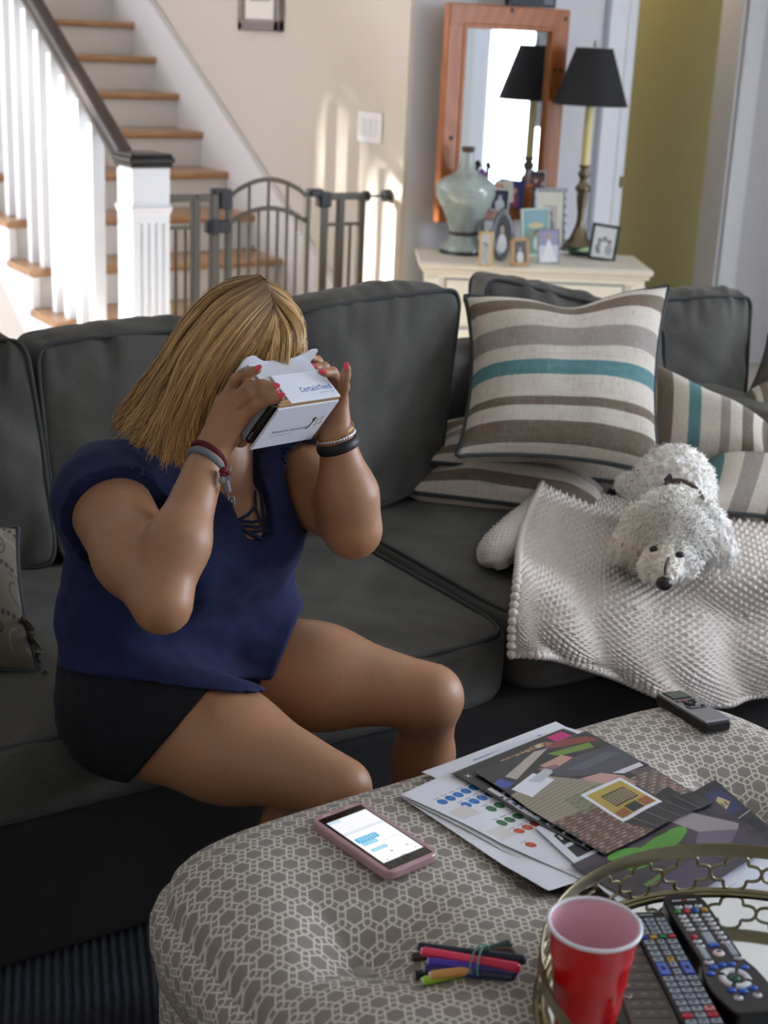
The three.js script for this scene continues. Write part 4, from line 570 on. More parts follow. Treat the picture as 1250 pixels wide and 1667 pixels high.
// ---------------------------------------------------------------- dog
{
  const t = thing('dog', 'small white curly-coated dog resting its chin on the cream knitted throw', 'dog', V(0, 0, 0));
  const A = (x, y, h) => atY(x, y, h), W = (x, y, d) => at(x, y, d);
  const headC = W(1092, 872, 2.93), S = 2.95 / 2360;
  const r = (px) => px * S;
  const nose = W(1081, 946, 2.80), muz = W(1084, 922, 2.84);
  const body = [
    SD.ell(W(1096, 800, 3.2), RT, UP, FW, r(72), r(84), 0.13),                 // rump and back, seen from the front
    SD.ell(W(1098, 850, 3.06), RT, UP, FW, r(76), r(62), 0.11),                // shoulders
    SD.cap(W(1020, 790, 3.3), W(1060, 800, 3.2), r(22), r(40)),               // hind leg folded at the side
    SD.cap(W(1150, 860, 3.1), W(1130, 900, 3.0), r(40), r(30)),
    SD.cap(W(1030, 880, 3.05), W(1010, 900, 2.98), r(26), r(20)),
  ];
  const head = [
    SD.ell(headC, RT, UP, FW, r(66), r(58), r(60)),
    SD.cap(W(1086, 905, 2.87), W(1082, 934, 2.82), r(34), r(20)),
    SD.ell(W(1062, 922, 2.86), RT, UP, FW, r(26), r(26), r(22)), SD.ell(W(1108, 925, 2.87), RT, UP, FW, r(28), r(24), r(22)),
    SD.cap(W(1036, 845, 2.93), W(1022, 884, 2.93), r(24), r(27)), SD.cap(W(1150, 845, 2.95), W(1170, 895, 2.96), r(26), r(30)),   // ears
  ];
  const f = SD.union([...body, ...head], 0.02);
  const curls = (x, y, z) => f(x, y, z) - 0.0065 * NZ(x * 55, y * 55, z * 55) - 0.0045 * NZ(x * 120, y * 120, z * 120) - 0.002 * NZ(x * 240, y * 240, z * 240);
  const lo = W(990, 960, 2.8).min(W(1200, 700, 3.35)).min(W(990, 700, 3.35)).min(W(1200, 960, 2.8)).subScalar(0.06), hi = W(990, 960, 2.8).max(W(1200, 700, 3.35)).max(W(990, 700, 3.35)).max(W(1200, 960, 2.8)).addScalar(0.06);
  const skin = nets(curls, lo, hi, 0.0042);
  const furM = MP(0xffffff, 0.95, { vertexColors: true, sheen: 0.5, sheenRoughness: 0.6, sheenColor: new THREE.Color(0.5, 0.48, 0.44), side: THREE.DoubleSide });
  const tone = (p) => { const k = NZ(p.x * 14, p.y * 14, p.z * 14), e = Math.exp(-((p.distanceTo(W(1028, 880, 2.9)) / 0.07) ** 2)), m = Math.exp(-((p.distanceTo(W(1080, 920, 2.82)) / 0.035) ** 2)); return [0.9 - 0.02 * k - 0.06 * m, 0.87 - 0.03 * k - 0.05 * e - 0.1 * m, 0.80 - 0.05 * k - 0.16 * e - 0.16 * m]; };
  { const p = skin.attributes.position, c = new Float32Array(p.count * 3); for (let i = 0; i < p.count; i++) c.set(tone(V(p.getX(i), p.getY(i), p.getZ(i))), i * 3); skin.setAttribute('color', new THREE.BufferAttribute(c, 3)); }
  const bodyMesh = obj('body', skin, furM, t);
  // curled locks standing off the coat
  const P = [], C = [], NN = [], p = skin.attributes.position, n = skin.attributes.normal, cnt = 30000;
  const face = W(1083, 905, 2.8), smoothN = (q) => { const e = 0.006, g = V(f(q.x + e, q.y, q.z) - f(q.x - e, q.y, q.z), f(q.x, q.y + e, q.z) - f(q.x, q.y - e, q.z), f(q.x, q.y, q.z + e) - f(q.x, q.y, q.z - e)); return g.normalize(); };
  for (let k = 0; k < cnt; k++) {
    const i = Math.floor(rnd() * p.count), a = V(p.getX(i), p.getY(i), p.getZ(i)), N = V(n.getX(i), n.getY(i), n.getZ(i)); N.copy(smoothN(a)); const onHead = a.distanceTo(headC) < 0.1; if (N.dot(FW) > 0.5 || (!onHead && rnd() < 0.88)) continue;
    const dF = a.distanceTo(face), ear = Math.min(a.distanceTo(W(1022, 875, 2.92)), a.distanceTo(W(1170, 890, 2.95))) < 0.05;
    const L = (ear ? 0.026 : dF < 0.05 ? 0.008 : onHead ? 0.013 : 0.008) * rr(0.7, 1.3), dir = N.clone().multiplyScalar(0.4).add(V(rr(-0.6, 0.6), -0.35 - (ear ? 0.9 : 0) + rr(-0.5, 0.5), rr(-0.6, 0.6))).normalize(), sd = dir.clone().cross(N).normalize().multiplyScalar(rr(0.0009, 0.0016)), c = tone(a).map((x) => x * rr(0.97, 1.03));
    const q1 = a.clone().addScaledVector(dir, L * 0.5).addScaledVector(N, 0.003), q2 = a.clone().addScaledVector(dir, L).addScaledVector(V(rr(-1, 1), -0.6, rr(-1, 1)), 0.004);
    const tri = (x, y, z) => { if (y.clone().sub(x).cross(z.clone().sub(x)).dot(N) < 0) [y, z] = [z, y]; for (let m = 0; m < 3; m++) { const w = N; NN.push(w.x, w.y, w.z); } P.push(x.x, x.y, x.z, y.x, y.y, y.z, z.x, z.y, z.z); C.push(...c, ...c, ...c); };
    const al = a.clone().add(sd), ar = a.clone().sub(sd), bl = q1.clone().addScaledVector(sd, 0.8), br = q1.clone().addScaledVector(sd, -0.8); tri(al, ar, bl); tri(bl, ar, br); tri(bl, br, q2);
  }
  const g = new THREE.BufferGeometry(); g.setAttribute('position', new THREE.Float32BufferAttribute(P, 3)); g.setAttribute('color', new THREE.Float32BufferAttribute(C, 3)); g.setAttribute('normal', new THREE.Float32BufferAttribute(NN, 3));
  obj('coat', g, furM, t).userData.kind = 'stuff';
  const blk = M(0x17100e, 0.25), F = f, on = (x, y) => hit(x, y, F, 2.6, 3.3);
  const e1 = on(1064, 894), e2 = on(1107, 903), nz = on(1081, 950);
  obj('eye', sph(r(6.5), 0, 0, 0, 14).scale(1.2, 0.75, 1).translate(e1.x, e1.y, e1.z), blk, t); obj('eye', sph(r(6.5), 0, 0, 0, 14).scale(1.2, 0.75, 1).translate(e2.x, e2.y, e2.z), blk, t);
  obj('nose', sph(r(14), 0, 0, 0, 20).scale(1, 0.85, 0.9).translate(nz.x, nz.y, nz.z), M(0x2a1d1c, 0.3), t);
  obj('mouth_line', tube([on(1082, 936), on(1083, 922), on(1088, 908)].map((q) => q.addScaledVector(FW, -0.004)), r(2.5), 10, 6), M(0x5a4338, 0.6), t);
  const cp = []; for (const [x, y] of [[1078, 792], [1088, 784], [1102, 782], [1118, 786], [1132, 796], [1142, 812]]) cp.push(on(x, y).addScaledVector(FW, -0.008)); obj('collar', tube(cp, r(4), 30, 8), M(0x5a4c46, 0.7), t);
  const tg = on(1086, 779).addScaledVector(FW, -0.012); obj('collar_tag', rbox(r(16), r(10), r(5), 0.002).rotateZ(0.7).translate(tg.x, tg.y, tg.z), M(0x3a1420, 0.6), t);
}
// ---------------------------------------------------------------- woman holding a card viewer to her face
const boxO = at(453, 667, 2.08);                                   // front top-left corner of the viewer
const camV = (r, u, f) => V(0, 0, 0).addScaledVector(RT, r).addScaledVector(UP, u).addScaledVector(FW, f);
const bW = camV(0.084, 0.021, 0.10), bWn = bW.clone().normalize();
const bHn = camV(-0.045, -0.056, 0.05).addScaledVector(bWn, -camV(-0.045, -0.056, 0.05).dot(bWn)).normalize(), bN = bHn.clone().cross(bWn).normalize();   // bHn down the front, bN out of the front
const BW = 0.133, BH = 0.087, BD = 0.088;
const bp = (u, v, w) => boxO.clone().addScaledVector(bWn, u).addScaledVector(bHn, v).addScaledVector(bN, -w);     // u right, v down, w back towards the face
const onLeftFace = (px, py, off) => { const r = ray(px, py), O = V(0, EYE, 0), t = boxO.clone().addScaledVector(bWn, -off).sub(O).dot(bWn) / r.dot(bWn); return O.addScaledVector(r, t); };
const J = {
  rHip: at(205, 1160, 2.30), lHip: at(385, 1075, 2.47), rKnee: at(556, 1282, 2.14), lKnee: at(700, 1132, 2.42),
  rSh: at(172, 812, 2.24), lSh: at(478, 752, 2.44), rEl: at(262, 988, 2.02), lEl: at(574, 862, 2.30), rWr: at(341, 738, 2.13), lWr: at(548, 716, 2.25),
  neck: at(345, 745, 2.38), head: at(392, 556, 2.29),
};
const w2 = (px, d) => px * d / 2360;
const skinM = (() => { const b = dataTex(256, 256, (u, v) => { const k = 128 + 40 * tn(u, v, 22, 3) + 50 * (rnd() - 0.5); return [k, k, k]; }); b.repeat.set(7, 7); return MP(0xffffff, 0.44, { vertexColors: true, bumpMap: b, bumpScale: 0.0006 }); })();
const woman = thing('person', 'blonde woman in navy top and black shorts sitting with a viewer at her face', 'person', V(0, 0, 0));
const torso = [
  SD.cap(at(205, 1130, 2.36), at(385, 1075, 2.5), w2(96, 2.36), w2(92, 2.5)),
  SD.cap(at(200, 1010, 2.33), at(378, 985, 2.46), w2(94, 2.3), w2(92, 2.46)),
  SD.cap(at(215, 890, 2.32), at(380, 850, 2.44), w2(92, 2.3), w2(92, 2.4)),
  SD.cap(at(300, 905, 2.28), at(405, 868, 2.36), w2(74, 2.28), w2(76, 2.36)),       // bust
  SD.cap(at(190, 800, 2.30), at(455, 752, 2.46), w2(62, 2.24), w2(52, 2.42)),       // shoulders
];
const armR = [SD.cap(J.rSh, at(222, 905, 2.12), w2(70, 2.2), w2(66, 2.1)), SD.cap(at(222, 905, 2.12), J.rEl, w2(66, 2.1), w2(42, 2.02)), SD.cap(at(266, 980, 2.02), at(290, 884, 2.05), w2(42, 2.02), w2(48, 2.05)), SD.cap(at(290, 884, 2.05), J.rWr, w2(48, 2.05), w2(29, 2.13))];
const armL = [SD.cap(J.lSh, at(530, 810, 2.37), w2(58, 2.44), w2(56, 2.38)), SD.cap(at(530, 810, 2.37), J.lEl, w2(54, 2.37), w2(42, 2.30)), SD.cap(J.lEl, at(566, 806, 2.28), w2(42, 2.3), w2(46, 2.26)), SD.cap(at(566, 806, 2.28), J.lWr, w2(46, 2.26), w2(30, 2.2))];
const rAnk = at(440, 1440, 2.42), lAnk = at(660, 1330, 2.75);
const legs = [
  SD.cap(J.rHip, at(370, 1212, 2.22), w2(98, 2.3), w2(90, 2.22)), SD.cap(at(370, 1212, 2.22), J.rKnee, w2(90, 2.22), w2(49, 2.12)),
  SD.cap(J.lHip, at(520, 1102, 2.45), w2(88, 2.47), w2(82, 2.45)), SD.cap(at(520, 1102, 2.45), J.lKnee, w2(82, 2.45), w2(50, 2.42)),
  SD.cap(at(548, 1292, 2.16), at(480, 1345, 2.26), w2(42, 2.14), w2(48, 2.25)), SD.cap(at(480, 1345, 2.26), V(0.93, 0.1, -1.76), w2(48, 2.25), 0.032), SD.cap(V(0.93, 0.085, -1.76), V(1.0, 0.045, -1.66), 0.036, 0.028),
  SD.cap(at(700, 1140, 2.43), at(690, 1230, 2.52), w2(46, 2.42), w2(44, 2.52)), SD.cap(at(690, 1230, 2.52), V(1.3, 0.1, -1.86), w2(44, 2.52), 0.034), SD.cap(V(1.3, 0.085, -1.86), V(1.36, 0.045, -1.74), 0.036, 0.028),
];
const face = bN.clone().multiplyScalar(-1);     // points from the viewer back into the head
const hX = bWn, hY = bHn.clone().multiplyScalar(-1), hZ = bN;   // head axes: right-hand side of picture, up, forward
const hp = (x, y, z) => J.head.clone().addScaledVector(hX, x).addScaledVector(hY, y).addScaledVector(hZ, z);
const headF = [SD.ell(hp(0, 0.01, 0.004), hX, hY, hZ, 0.062, 0.070, 0.070), SD.ell(hp(0, -0.035, 0.025), hX, hY, hZ, 0.052, 0.062, 0.055), SD.cap(hp(0, 0.0, 0.076), hp(0, -0.024, 0.092), 0.008, 0.012), SD.ell(hp(0, -0.083, 0.055), hX, hY, hZ, 0.022, 0.016, 0.018), SD.ell(hp(0.068, -0.01, -0.005), hX, hY, hZ, 0.008, 0.026, 0.016), SD.ell(hp(-0.068, -0.01, -0.005), hX, hY, hZ, 0.008, 0.026, 0.016), SD.cap(hp(-0.015, -0.058, 0.075), hp(0.015, -0.058, 0.075), 0.007)];
const neckF = SD.cap(J.neck, hp(0, -0.06, -0.015), w2(52, 2.3), w2(44, 2.3));
const bodyF = SD.union([SD.union([...torso, neckF], 0.05), SD.union(armR, 0.028), SD.union(armL, 0.028), SD.union(legs, 0.035)], 0.012);
const headSD = SD.union(headF, 0.02);
// hands: palm and five fingers, each finger a chain of joints
const handParts = { right: [], left: [] }, nails = [];
function finger(side, pts, r0, r1) { for (let i = 0; i < pts.length - 1; i++) { const n = pts.length - 1; handParts[side].push(SD.cap(pts[i], pts[i + 1], mix(r0, r1, i / n), mix(r0, r1, (i + 1) / n))); } }
{
  const L = (x, y, o = 0.010) => onLeftFace(x, y, o);
  const topAt = (px, py, off) => { const r = ray(px, py), O = V(0, EYE, 0), n = bHn.clone().negate(), t = boxO.clone().addScaledVector(n, off).sub(O).dot(n) / r.dot(n); return O.addScaledVector(r, t); };
  // right hand lies on the near side of the viewer, fingertips over its top edge
  const rt = (x, y) => topAt(x, y, 0.0065), wr = J.rWr;
  const f1 = [L(362, 654, 0.016), L(384, 618, 0.014), L(404, 607, 0.012), L(419, 602, 0.006)];
  const f2 = [L(370, 660, 0.019), L(404, 630, 0.017), L(428, 627, 0.012), L(447, 630, 0.006)];
  const f3 = [L(380, 670, 0.019), L(412, 643, 0.017), L(430, 638, 0.013), L(446, 641, 0.007)];
  const f4 = [L(392, 682, 0.017), L(420, 659, 0.014), L(440, 650, 0.011), L(457, 647, 0.006)];
  finger('right', f1, 0.0092, 0.0066); finger('right', f2, 0.0094, 0.0066); finger('right', f3, 0.0090, 0.0064); finger('right', f4, 0.0084, 0.006);
  const palm = [[f1[0], 0.0115], [f2[0], 0.0125], [f3[0], 0.0125], [f4[0], 0.0115]];
  for (const [p, r] of palm) handParts.right.push(SD.cap(wr.clone().lerp(p, 0.18), p, 0.0205, r));
  handParts.right.push(SD.cap(J.rWr.clone().lerp(at(294, 880, 2.05), 0.12), J.rWr, w2(31, 2.12), w2(28.5, 2.13)));
  finger('right', [wr.clone().lerp(L(384, 718, 0.012), 0.45), L(378, 712, 0.010), L(392, 716, -0.012), bp(0.01, BH + 0.011, 0.04)], 0.0145, 0.0078);
  for (const [f, t] of [[f1, 0], [f2, 0], [f3, 0], [f4, 0]]) nails.push([f[3], f[3].clone().sub(f[2]).normalize(), FW.clone().negate().addScaledVector(UP, 0.5).normalize()]);
  // left hand grips the far side: fingers over the top, little finger raised, thumb under
  const B = (x, y, d) => at(x, y, d), lw = J.lWr;
  const g1 = [B(544, 634, 2.285), B(530, 606, 2.28), B(516, 588, 2.262), B(503, 581, 2.245)];
  const g2 = [B(549, 638, 2.27), B(542, 610, 2.258), B(527, 598, 2.238), B(513, 599, 2.222)];
  const g3 = [B(553, 642, 2.252), B(551, 618, 2.238), B(541, 606, 2.212), B(528, 608, 2.19)];
  const g4 = [B(555, 652, 2.235), B(560, 630, 2.212), B(562, 612, 2.185), B(565, 600, 2.178)];
  finger('left', g1, 0.0094, 0.0068); finger('left', g2, 0.0096, 0.0068); finger('left', g3, 0.0092, 0.0066); finger('left', g4, 0.0086, 0.0062);
  for (const [g, r] of [[g1, 0.0115], [g2, 0.013], [g3, 0.013], [g4, 0.0115]]) handParts.left.push(SD.cap(lw.clone().lerp(g[0], 0.15), g[0], 0.021, r));
  handParts.left.push(SD.cap(J.lWr.clone().lerp(at(566, 806, 2.28), 0.12), J.lWr, w2(32, 2.2), w2(30, 2.2)));
  finger('left', [lw.clone().lerp(B(534, 690, 2.27), 0.5), B(534, 698, 2.268), B(524, 706, 2.27), bp(BW - 0.03, BH + 0.011, 0.055)], 0.0145, 0.0078);
  nails.push([g1[3], camV(-0.8, 0.5, -0.2).normalize(), camV(-0.1, 0.5, -0.8).normalize()], [g2[3], camV(-0.9, 0.1, -0.2).normalize(), camV(-0.2, 0.5, -0.8).normalize()], [g3[3], camV(-0.9, 0, -0.2).normalize(), camV(-0.2, 0.5, -0.8).normalize()], [g4[3], camV(0.1, 1, 0).normalize(), camV(-0.3, 0.2, -0.9).normalize()]);
}
const handSD = { right: SD.union(handParts.right, 0.007), left: SD.union(handParts.left, 0.007) };
const bnd = (pts, m) => { const lo = pts[0].clone(), hi = pts[0].clone(); for (const p of pts) { lo.min(p); hi.max(p); } return [lo.subScalar(m), hi.addScalar(m)]; };
{
  const pal = (g) => { const p = g.attributes.position, c = new Float32Array(p.count * 3); for (let i = 0; i < p.count; i++) { const x = p.getX(i), y = p.getY(i), z = p.getZ(i), k = NZ(x * 18, y * 18, z * 18), f = Math.max(0, NZ(x * 160, y * 160, z * 160) - 0.38) * 0.9; c[i * 3] = 0.41 + 0.025 * k - 0.14 * f; c[i * 3 + 1] = 0.205 - 0.008 * k - 0.1 * f; c[i * 3 + 2] = 0.107 - 0.014 * k - 0.07 * f; } g.setAttribute('color', new THREE.BufferAttribute(c, 3)); return g; };
  const [lo, hi] = bnd([...Object.values(J), V(0.93, 0.02, -1.76), V(1.36, 0.02, -1.74), at(150, 1150, 2.45)], 0.14);
  // the sides of the fields beyond the wrists belong to the hands' own grids
  const gs = [pal(nets(bodyF, lo, hi, 0.0085))];
  { const [a, b] = bnd([J.head], 0.15); gs.push(pal(nets(headSD, a, b, 0.004))); }
  for (const [s, w] of [['right', J.rWr], ['left', J.lWr]]) { const pts = s === 'right' ? [w, at(330, 780, 2.1), onLeftFace(360, 655, 0.01), onLeftFace(457, 640, 0.01), bp(0.01, BH, 0.04)] : [w, at(560, 760, 2.25), at(500, 580, 2.25), at(570, 595, 2.17), at(555, 640, 2.29), bp(BW - 0.03, BH, 0.055)]; const [a, b] = bnd(pts, 0.03); gs.push(pal(nets(handSD[s], a, b, 0.0027))); }
  obj('body', gs, skinM, woman);
  const pink = MP(0xf0455f, 0.25, { clearcoat: 0.6 });
  for (const [p, dir, up] of nails) { const s = dir.clone().cross(up).normalize(), u = s.clone().cross(dir).normalize(), g = sph(1, 0, 0, 0, 12).scale(0.0046, 0.0022, 0.0066); g.applyMatrix4(new THREE.Matrix4().makeBasis(s.clone().negate(), u, dir).setPosition(p.clone().addScaledVector(dir, 0.0035).addScaledVector(u, 0.0048))); obj('fingernail', g, pink, woman); }
  // hidden features of the face behind the viewer
  for (const x of [-0.028, 0.028]) { const e = hp(x, 0.006, 0.072); obj('eye', sph(0.011, e.x, e.y, e.z, 14), M(0xeee8e2, 0.3), woman); }
  { const a = hp(-0.02, -0.058, 0.081), b = hp(0.02, -0.058, 0.081), m = hp(0, -0.06, 0.086); obj('lips', tube([a, m, b], 0.0045, 12, 8), M(0xa04a48, 0.5), woman); }
}
// ---- clothes
{
  const navyT = dataTex(256, 256, (u, v) => { const k = 1 + 0.12 * tn(u, v, 8, 2) + 0.3 * (rnd() - 0.5); return [18 * k, 27 * k, 70 * k]; }, true); navyT.repeat.set(3, 3);
  const navy = MP(0xffffff, 0.9, { map: navyT, bumpMap: weaveBump, bumpScale: 0.0003, sheen: 0.35, sheenRoughness: 0.6, sheenColor: new THREE.Color(0.1, 0.13, 0.3) });
  const wrinkle = (f, a, s) => (x, y, z) => f(x, y, z) - a * (NZ(x * s, y * s * 1.8, z * s) + 0.5 * NZ(x * s * 2.1, y * s * 3, z * s * 2.1));
  const shTop = SD.union([...torso, legs[0], legs[2], SD.cap(at(310, 1140, 2.35), at(400, 1110, 2.45), w2(50, 2.3), w2(48, 2.4)), SD.cap(J.rSh, at(205, 868, 2.15), w2(72, 2.2), w2(66, 2.15)), SD.cap(J.lSh, at(498, 778, 2.42), w2(60, 2.44), w2(56, 2.42))], 0.045);
  let shirt = wrinkle(SD.off(shTop, 0.017), 0.0035, 14);
  { const a = hit(376, 745, shirt, 2.0, 2.7), b = hit(420, 856, shirt, 2.0, 2.7); shirt = SD.sub(shirt, SD.cap(a, b, w2(46, 2.3), w2(27, 2.3)), 0.004); }            // open neck
  shirt = SD.sub(shirt, SD.cap(at(330, 690, 2.36), at(385, 700, 2.30), 0.075, 0.07), 0.006);
  // cap sleeves end across the upper arms, the hem across the hips
  const nR = at(230, 930, 2.1).sub(J.rSh).normalize(), pR = at(185, 822, 2.2), nL = J.lEl.clone().sub(J.lSh).normalize(), pL = at(476, 760, 2.43);
  const cutR = SD.and(SD.plane(pR, nR.clone().negate()), SD.cap(J.rSh, J.rEl, 0.082, 0.09)), cutL = SD.and(SD.plane(pL, nL.clone().negate()), SD.cap(J.lSh, J.lEl, 0.066, 0.06));
  shirt = SD.sub(shirt, cutR, 0.003); shirt = SD.sub(shirt, cutL, 0.003);
  const hemA = at(110, 1086, 2.3), hemN = at(440, 1108, 2.36).sub(hemA).cross(FW).normalize(); if (hemN.y > 0) hemN.negate();
  shirt = SD.and(shirt, SD.plane(hemA, hemN), 0.004);
  { const a = at(476, 1028, 2.4), tl = J.lKnee.clone().sub(J.lHip), n = a.clone().sub(at(442, 1108, 2.4)).cross(ray(460, 1070)).normalize(); if (n.dot(tl) < 0) n.negate(); shirt = SD.sub(shirt, SD.and(SD.plane(a, n.negate()), SD.cap(J.lHip, J.lKnee, 0.125, 0.125)), 0.004); }
  const [lo, hi] = bnd([J.rSh, J.lSh, J.rHip, J.lHip, at(300, 900, 2.2)], 0.14);
  const shirtMesh = obj('shirt', nets(shirt, lo, hi, 0.0065), navy, woman);
  const denim = M(0x0c0e16, 0.95, { bumpMap: weaveBump, bumpScale: 0.0005 });
  let sh = wrinkle(SD.off(SD.union([torso[0], SD.cap(at(205, 1080, 2.36), at(385, 1040, 2.5), w2(92, 2.36), w2(86, 2.5)), legs[0], legs[2], SD.cap(at(310, 1140, 2.35), at(400, 1110, 2.45), w2(50, 2.3), w2(48, 2.4))], 0.04), 0.011), 0.003, 16);
  const tR = at(370, 1212, 2.22).sub(J.rHip).normalize(), tL = at(520, 1102, 2.45).sub(J.lHip).normalize();
  sh = SD.and(sh, SD.plane(hemA.clone().addScaledVector(hemN, -0.03), hemN.clone().negate()), 0.003);
  const hm1 = at(338, 1125, 2.15), nH = hm1.clone().sub(at(212, 1272, 2.15)).cross(hm1.clone().sub(V(0, EYE, 0))).normalize(); if (nH.dot(tR) < 0) nH.negate();
  sh = SD.sub(sh, SD.and(SD.plane(hm1, nH.negate()), SD.cap(J.rHip, J.rKnee, 0.13, 0.13)), 0.003);
  sh = SD.sub(sh, SD.and(SD.plane(at(444, 1092, 2.46), tL.clone().negate()), SD.cap(J.lHip, J.lKnee, 0.12, 0.12)), 0.003);
  const [l2, h2] = bnd([J.rHip, J.lHip, at(370, 1200, 2.2), at(520, 1100, 2.45), at(205, 1000, 2.36)], 0.13);
  obj('shorts', nets(sh, l2, h2, 0.0065), denim, woman);
  // lacing at the neckline
  const chestF = SD.union([...torso, neckF], 0.05), skinHit = (x, y) => hit(x, y, chestF, 2.0, 2.8);
  const laceM = M(0x131a3a, 0.9), lace = (pts) => { const q = []; for (let i = 0; i < pts.length - 1; i++) for (let k = 0; k < 4; k++) { const u = k / 4, h = skinHit(mix(pts[i][0], pts[i + 1][0], u), mix(pts[i][1], pts[i + 1][1], u)); q.push(h.addScaledVector(FW, -0.006)); } const l = pts[pts.length - 1]; q.push(skinHit(l[0], l[1]).addScaledVector(FW, -0.006)); return tube(q, 0.0026, 28, 6); };
  for (const p of [[[350, 810], [378, 836], [398, 862], [426, 876]], [[354, 830], [378, 848], [402, 866], [430, 880]], [[416, 800], [417, 824], [404, 838], [390, 846]], [[426, 800], [430, 836], [432, 862]], [[390, 848], [412, 850], [432, 846], [444, 826]], [[396, 856], [420, 858], [440, 852], [452, 838]], [[408, 866], [430, 864], [450, 858]], [[416, 826], [424, 846], [440, 866], [446, 874]], [[440, 830], [446, 850], [448, 870]]]) obj('lace', lace(p), laceM, shirtMesh);
  // necklace
  const silver = M(0xc9ccd2, 0.2, { metalness: 0.9 });
  const ch = [[342, 778], [352, 794], [362, 803], [371, 807]].map(([x, y]) => skinHit(x, y).addScaledVector(FW, -0.003)), ch2 = [[371, 807], [372, 792], [373, 775], [376, 758]].map(([x, y]) => skinHit(x, y).addScaledVector(FW, -0.003));
  const nk = obj('necklace', [tube(ch, 0.0009, 20, 5), tube(ch2, 0.0009, 20, 5)], silver, woman);
  const pd = skinHit(377, 816).addScaledVector(FW, -0.007); obj('pendant', [new THREE.TorusGeometry(0.0062, 0.0016, 8, 20).scale(0.9, 1.25, 1).applyMatrix4(new THREE.Matrix4().makeBasis(RT, UP, FW.clone().negate()).setPosition(pd)), sph(0.0038, pd.x, pd.y, pd.z, 10)], silver, nk);
  // wristbands
  const ring = (c, axis, R, r, k = 1) => { const g = new THREE.TorusGeometry(R, r, 10, 44).scale(1, 1, k); const q = new THREE.Quaternion().setFromUnitVectors(V(0, 0, 1), axis); return g.applyQuaternion(q).translate(c.x, c.y, c.z); };
  const aR = J.rWr.clone().sub(at(294, 880, 2.05)).normalize(), cR = (t) => J.rWr.clone().addScaledVector(aR, t), tiltR = aR.clone().addScaledVector(RT, 0.35).normalize();
  const bd = obj('burgundy_band', ring(cR(-0.004), tiltR, w2(30, 2.13), 0.0042, 1.2), M(0x5a0d1e, 0.8), woman);
  const kn = at(366, 770, 2.09); obj('knot', [0, 1, 2, 3, 4].map((i) => sph(0.0055, kn.x + rr(-0.005, 0.005), kn.y + rr(-0.004, 0.005), kn.z + rr(-0.004, 0.004), 10)), M(0x6a0f22, 0.8), bd);
  const gb = obj('grey_band', ring(cR(-0.018), tiltR, w2(32, 2.12), 0.0042, 1.3), M(0x6f7880, 0.8), woman);
  const kb = at(362, 782, 2.085); obj('bow', [bar(kb, at(374, 778, 2.085), 0.004), bar(at(368, 780, 2.085), at(372, 800, 2.09), 0.0042), sph(0.0062, kb.x, kb.y, kb.z, 10)], M(0x7c858c, 0.8), gb);
  const aL = J.lWr.clone().sub(at(566, 806, 2.28)).normalize(), cL = (t) => J.lWr.clone().addScaledVector(aL, t), tiltL = aL.clone().addScaledVector(RT, -0.1).normalize();
  const beads = obj('beaded_bracelet', ring(cL(0.006), tiltL, w2(31, 2.2), 0.003), M(0xb9aeb0, 0.25, { metalness: 0.7 }), woman);
  { const q = new THREE.Quaternion().setFromUnitVectors(V(0, 0, 1), tiltL), c = cL(0.006), R = w2(32, 2.2); const bs = []; for (let i = 0; i < 40; i++) { const a = i / 40 * 6.2832, p = V(Math.cos(a) * R, Math.sin(a) * R, 0).applyQuaternion(q).add(c); bs.push(sph(0.0028, p.x, p.y, p.z, 6)); } obj('bead_row', bs, M(0xe2dadc, 0.15, { metalness: 0.6 }), beads).userData.kind = 'stuff'; }
  obj('fitness_band', ring(cL(-0.008), tiltL, w2(32, 2.2), 0.0045, 1.9), M(0x15171c, 0.5), woman);
  obj('gold_bangle', ring(cL(0.014), tiltL.clone().addScaledVector(UP, -0.3).normalize(), w2(33, 2.2), 0.0011), M(0xc9a050, 0.25, { metalness: 0.9 }), woman);
}
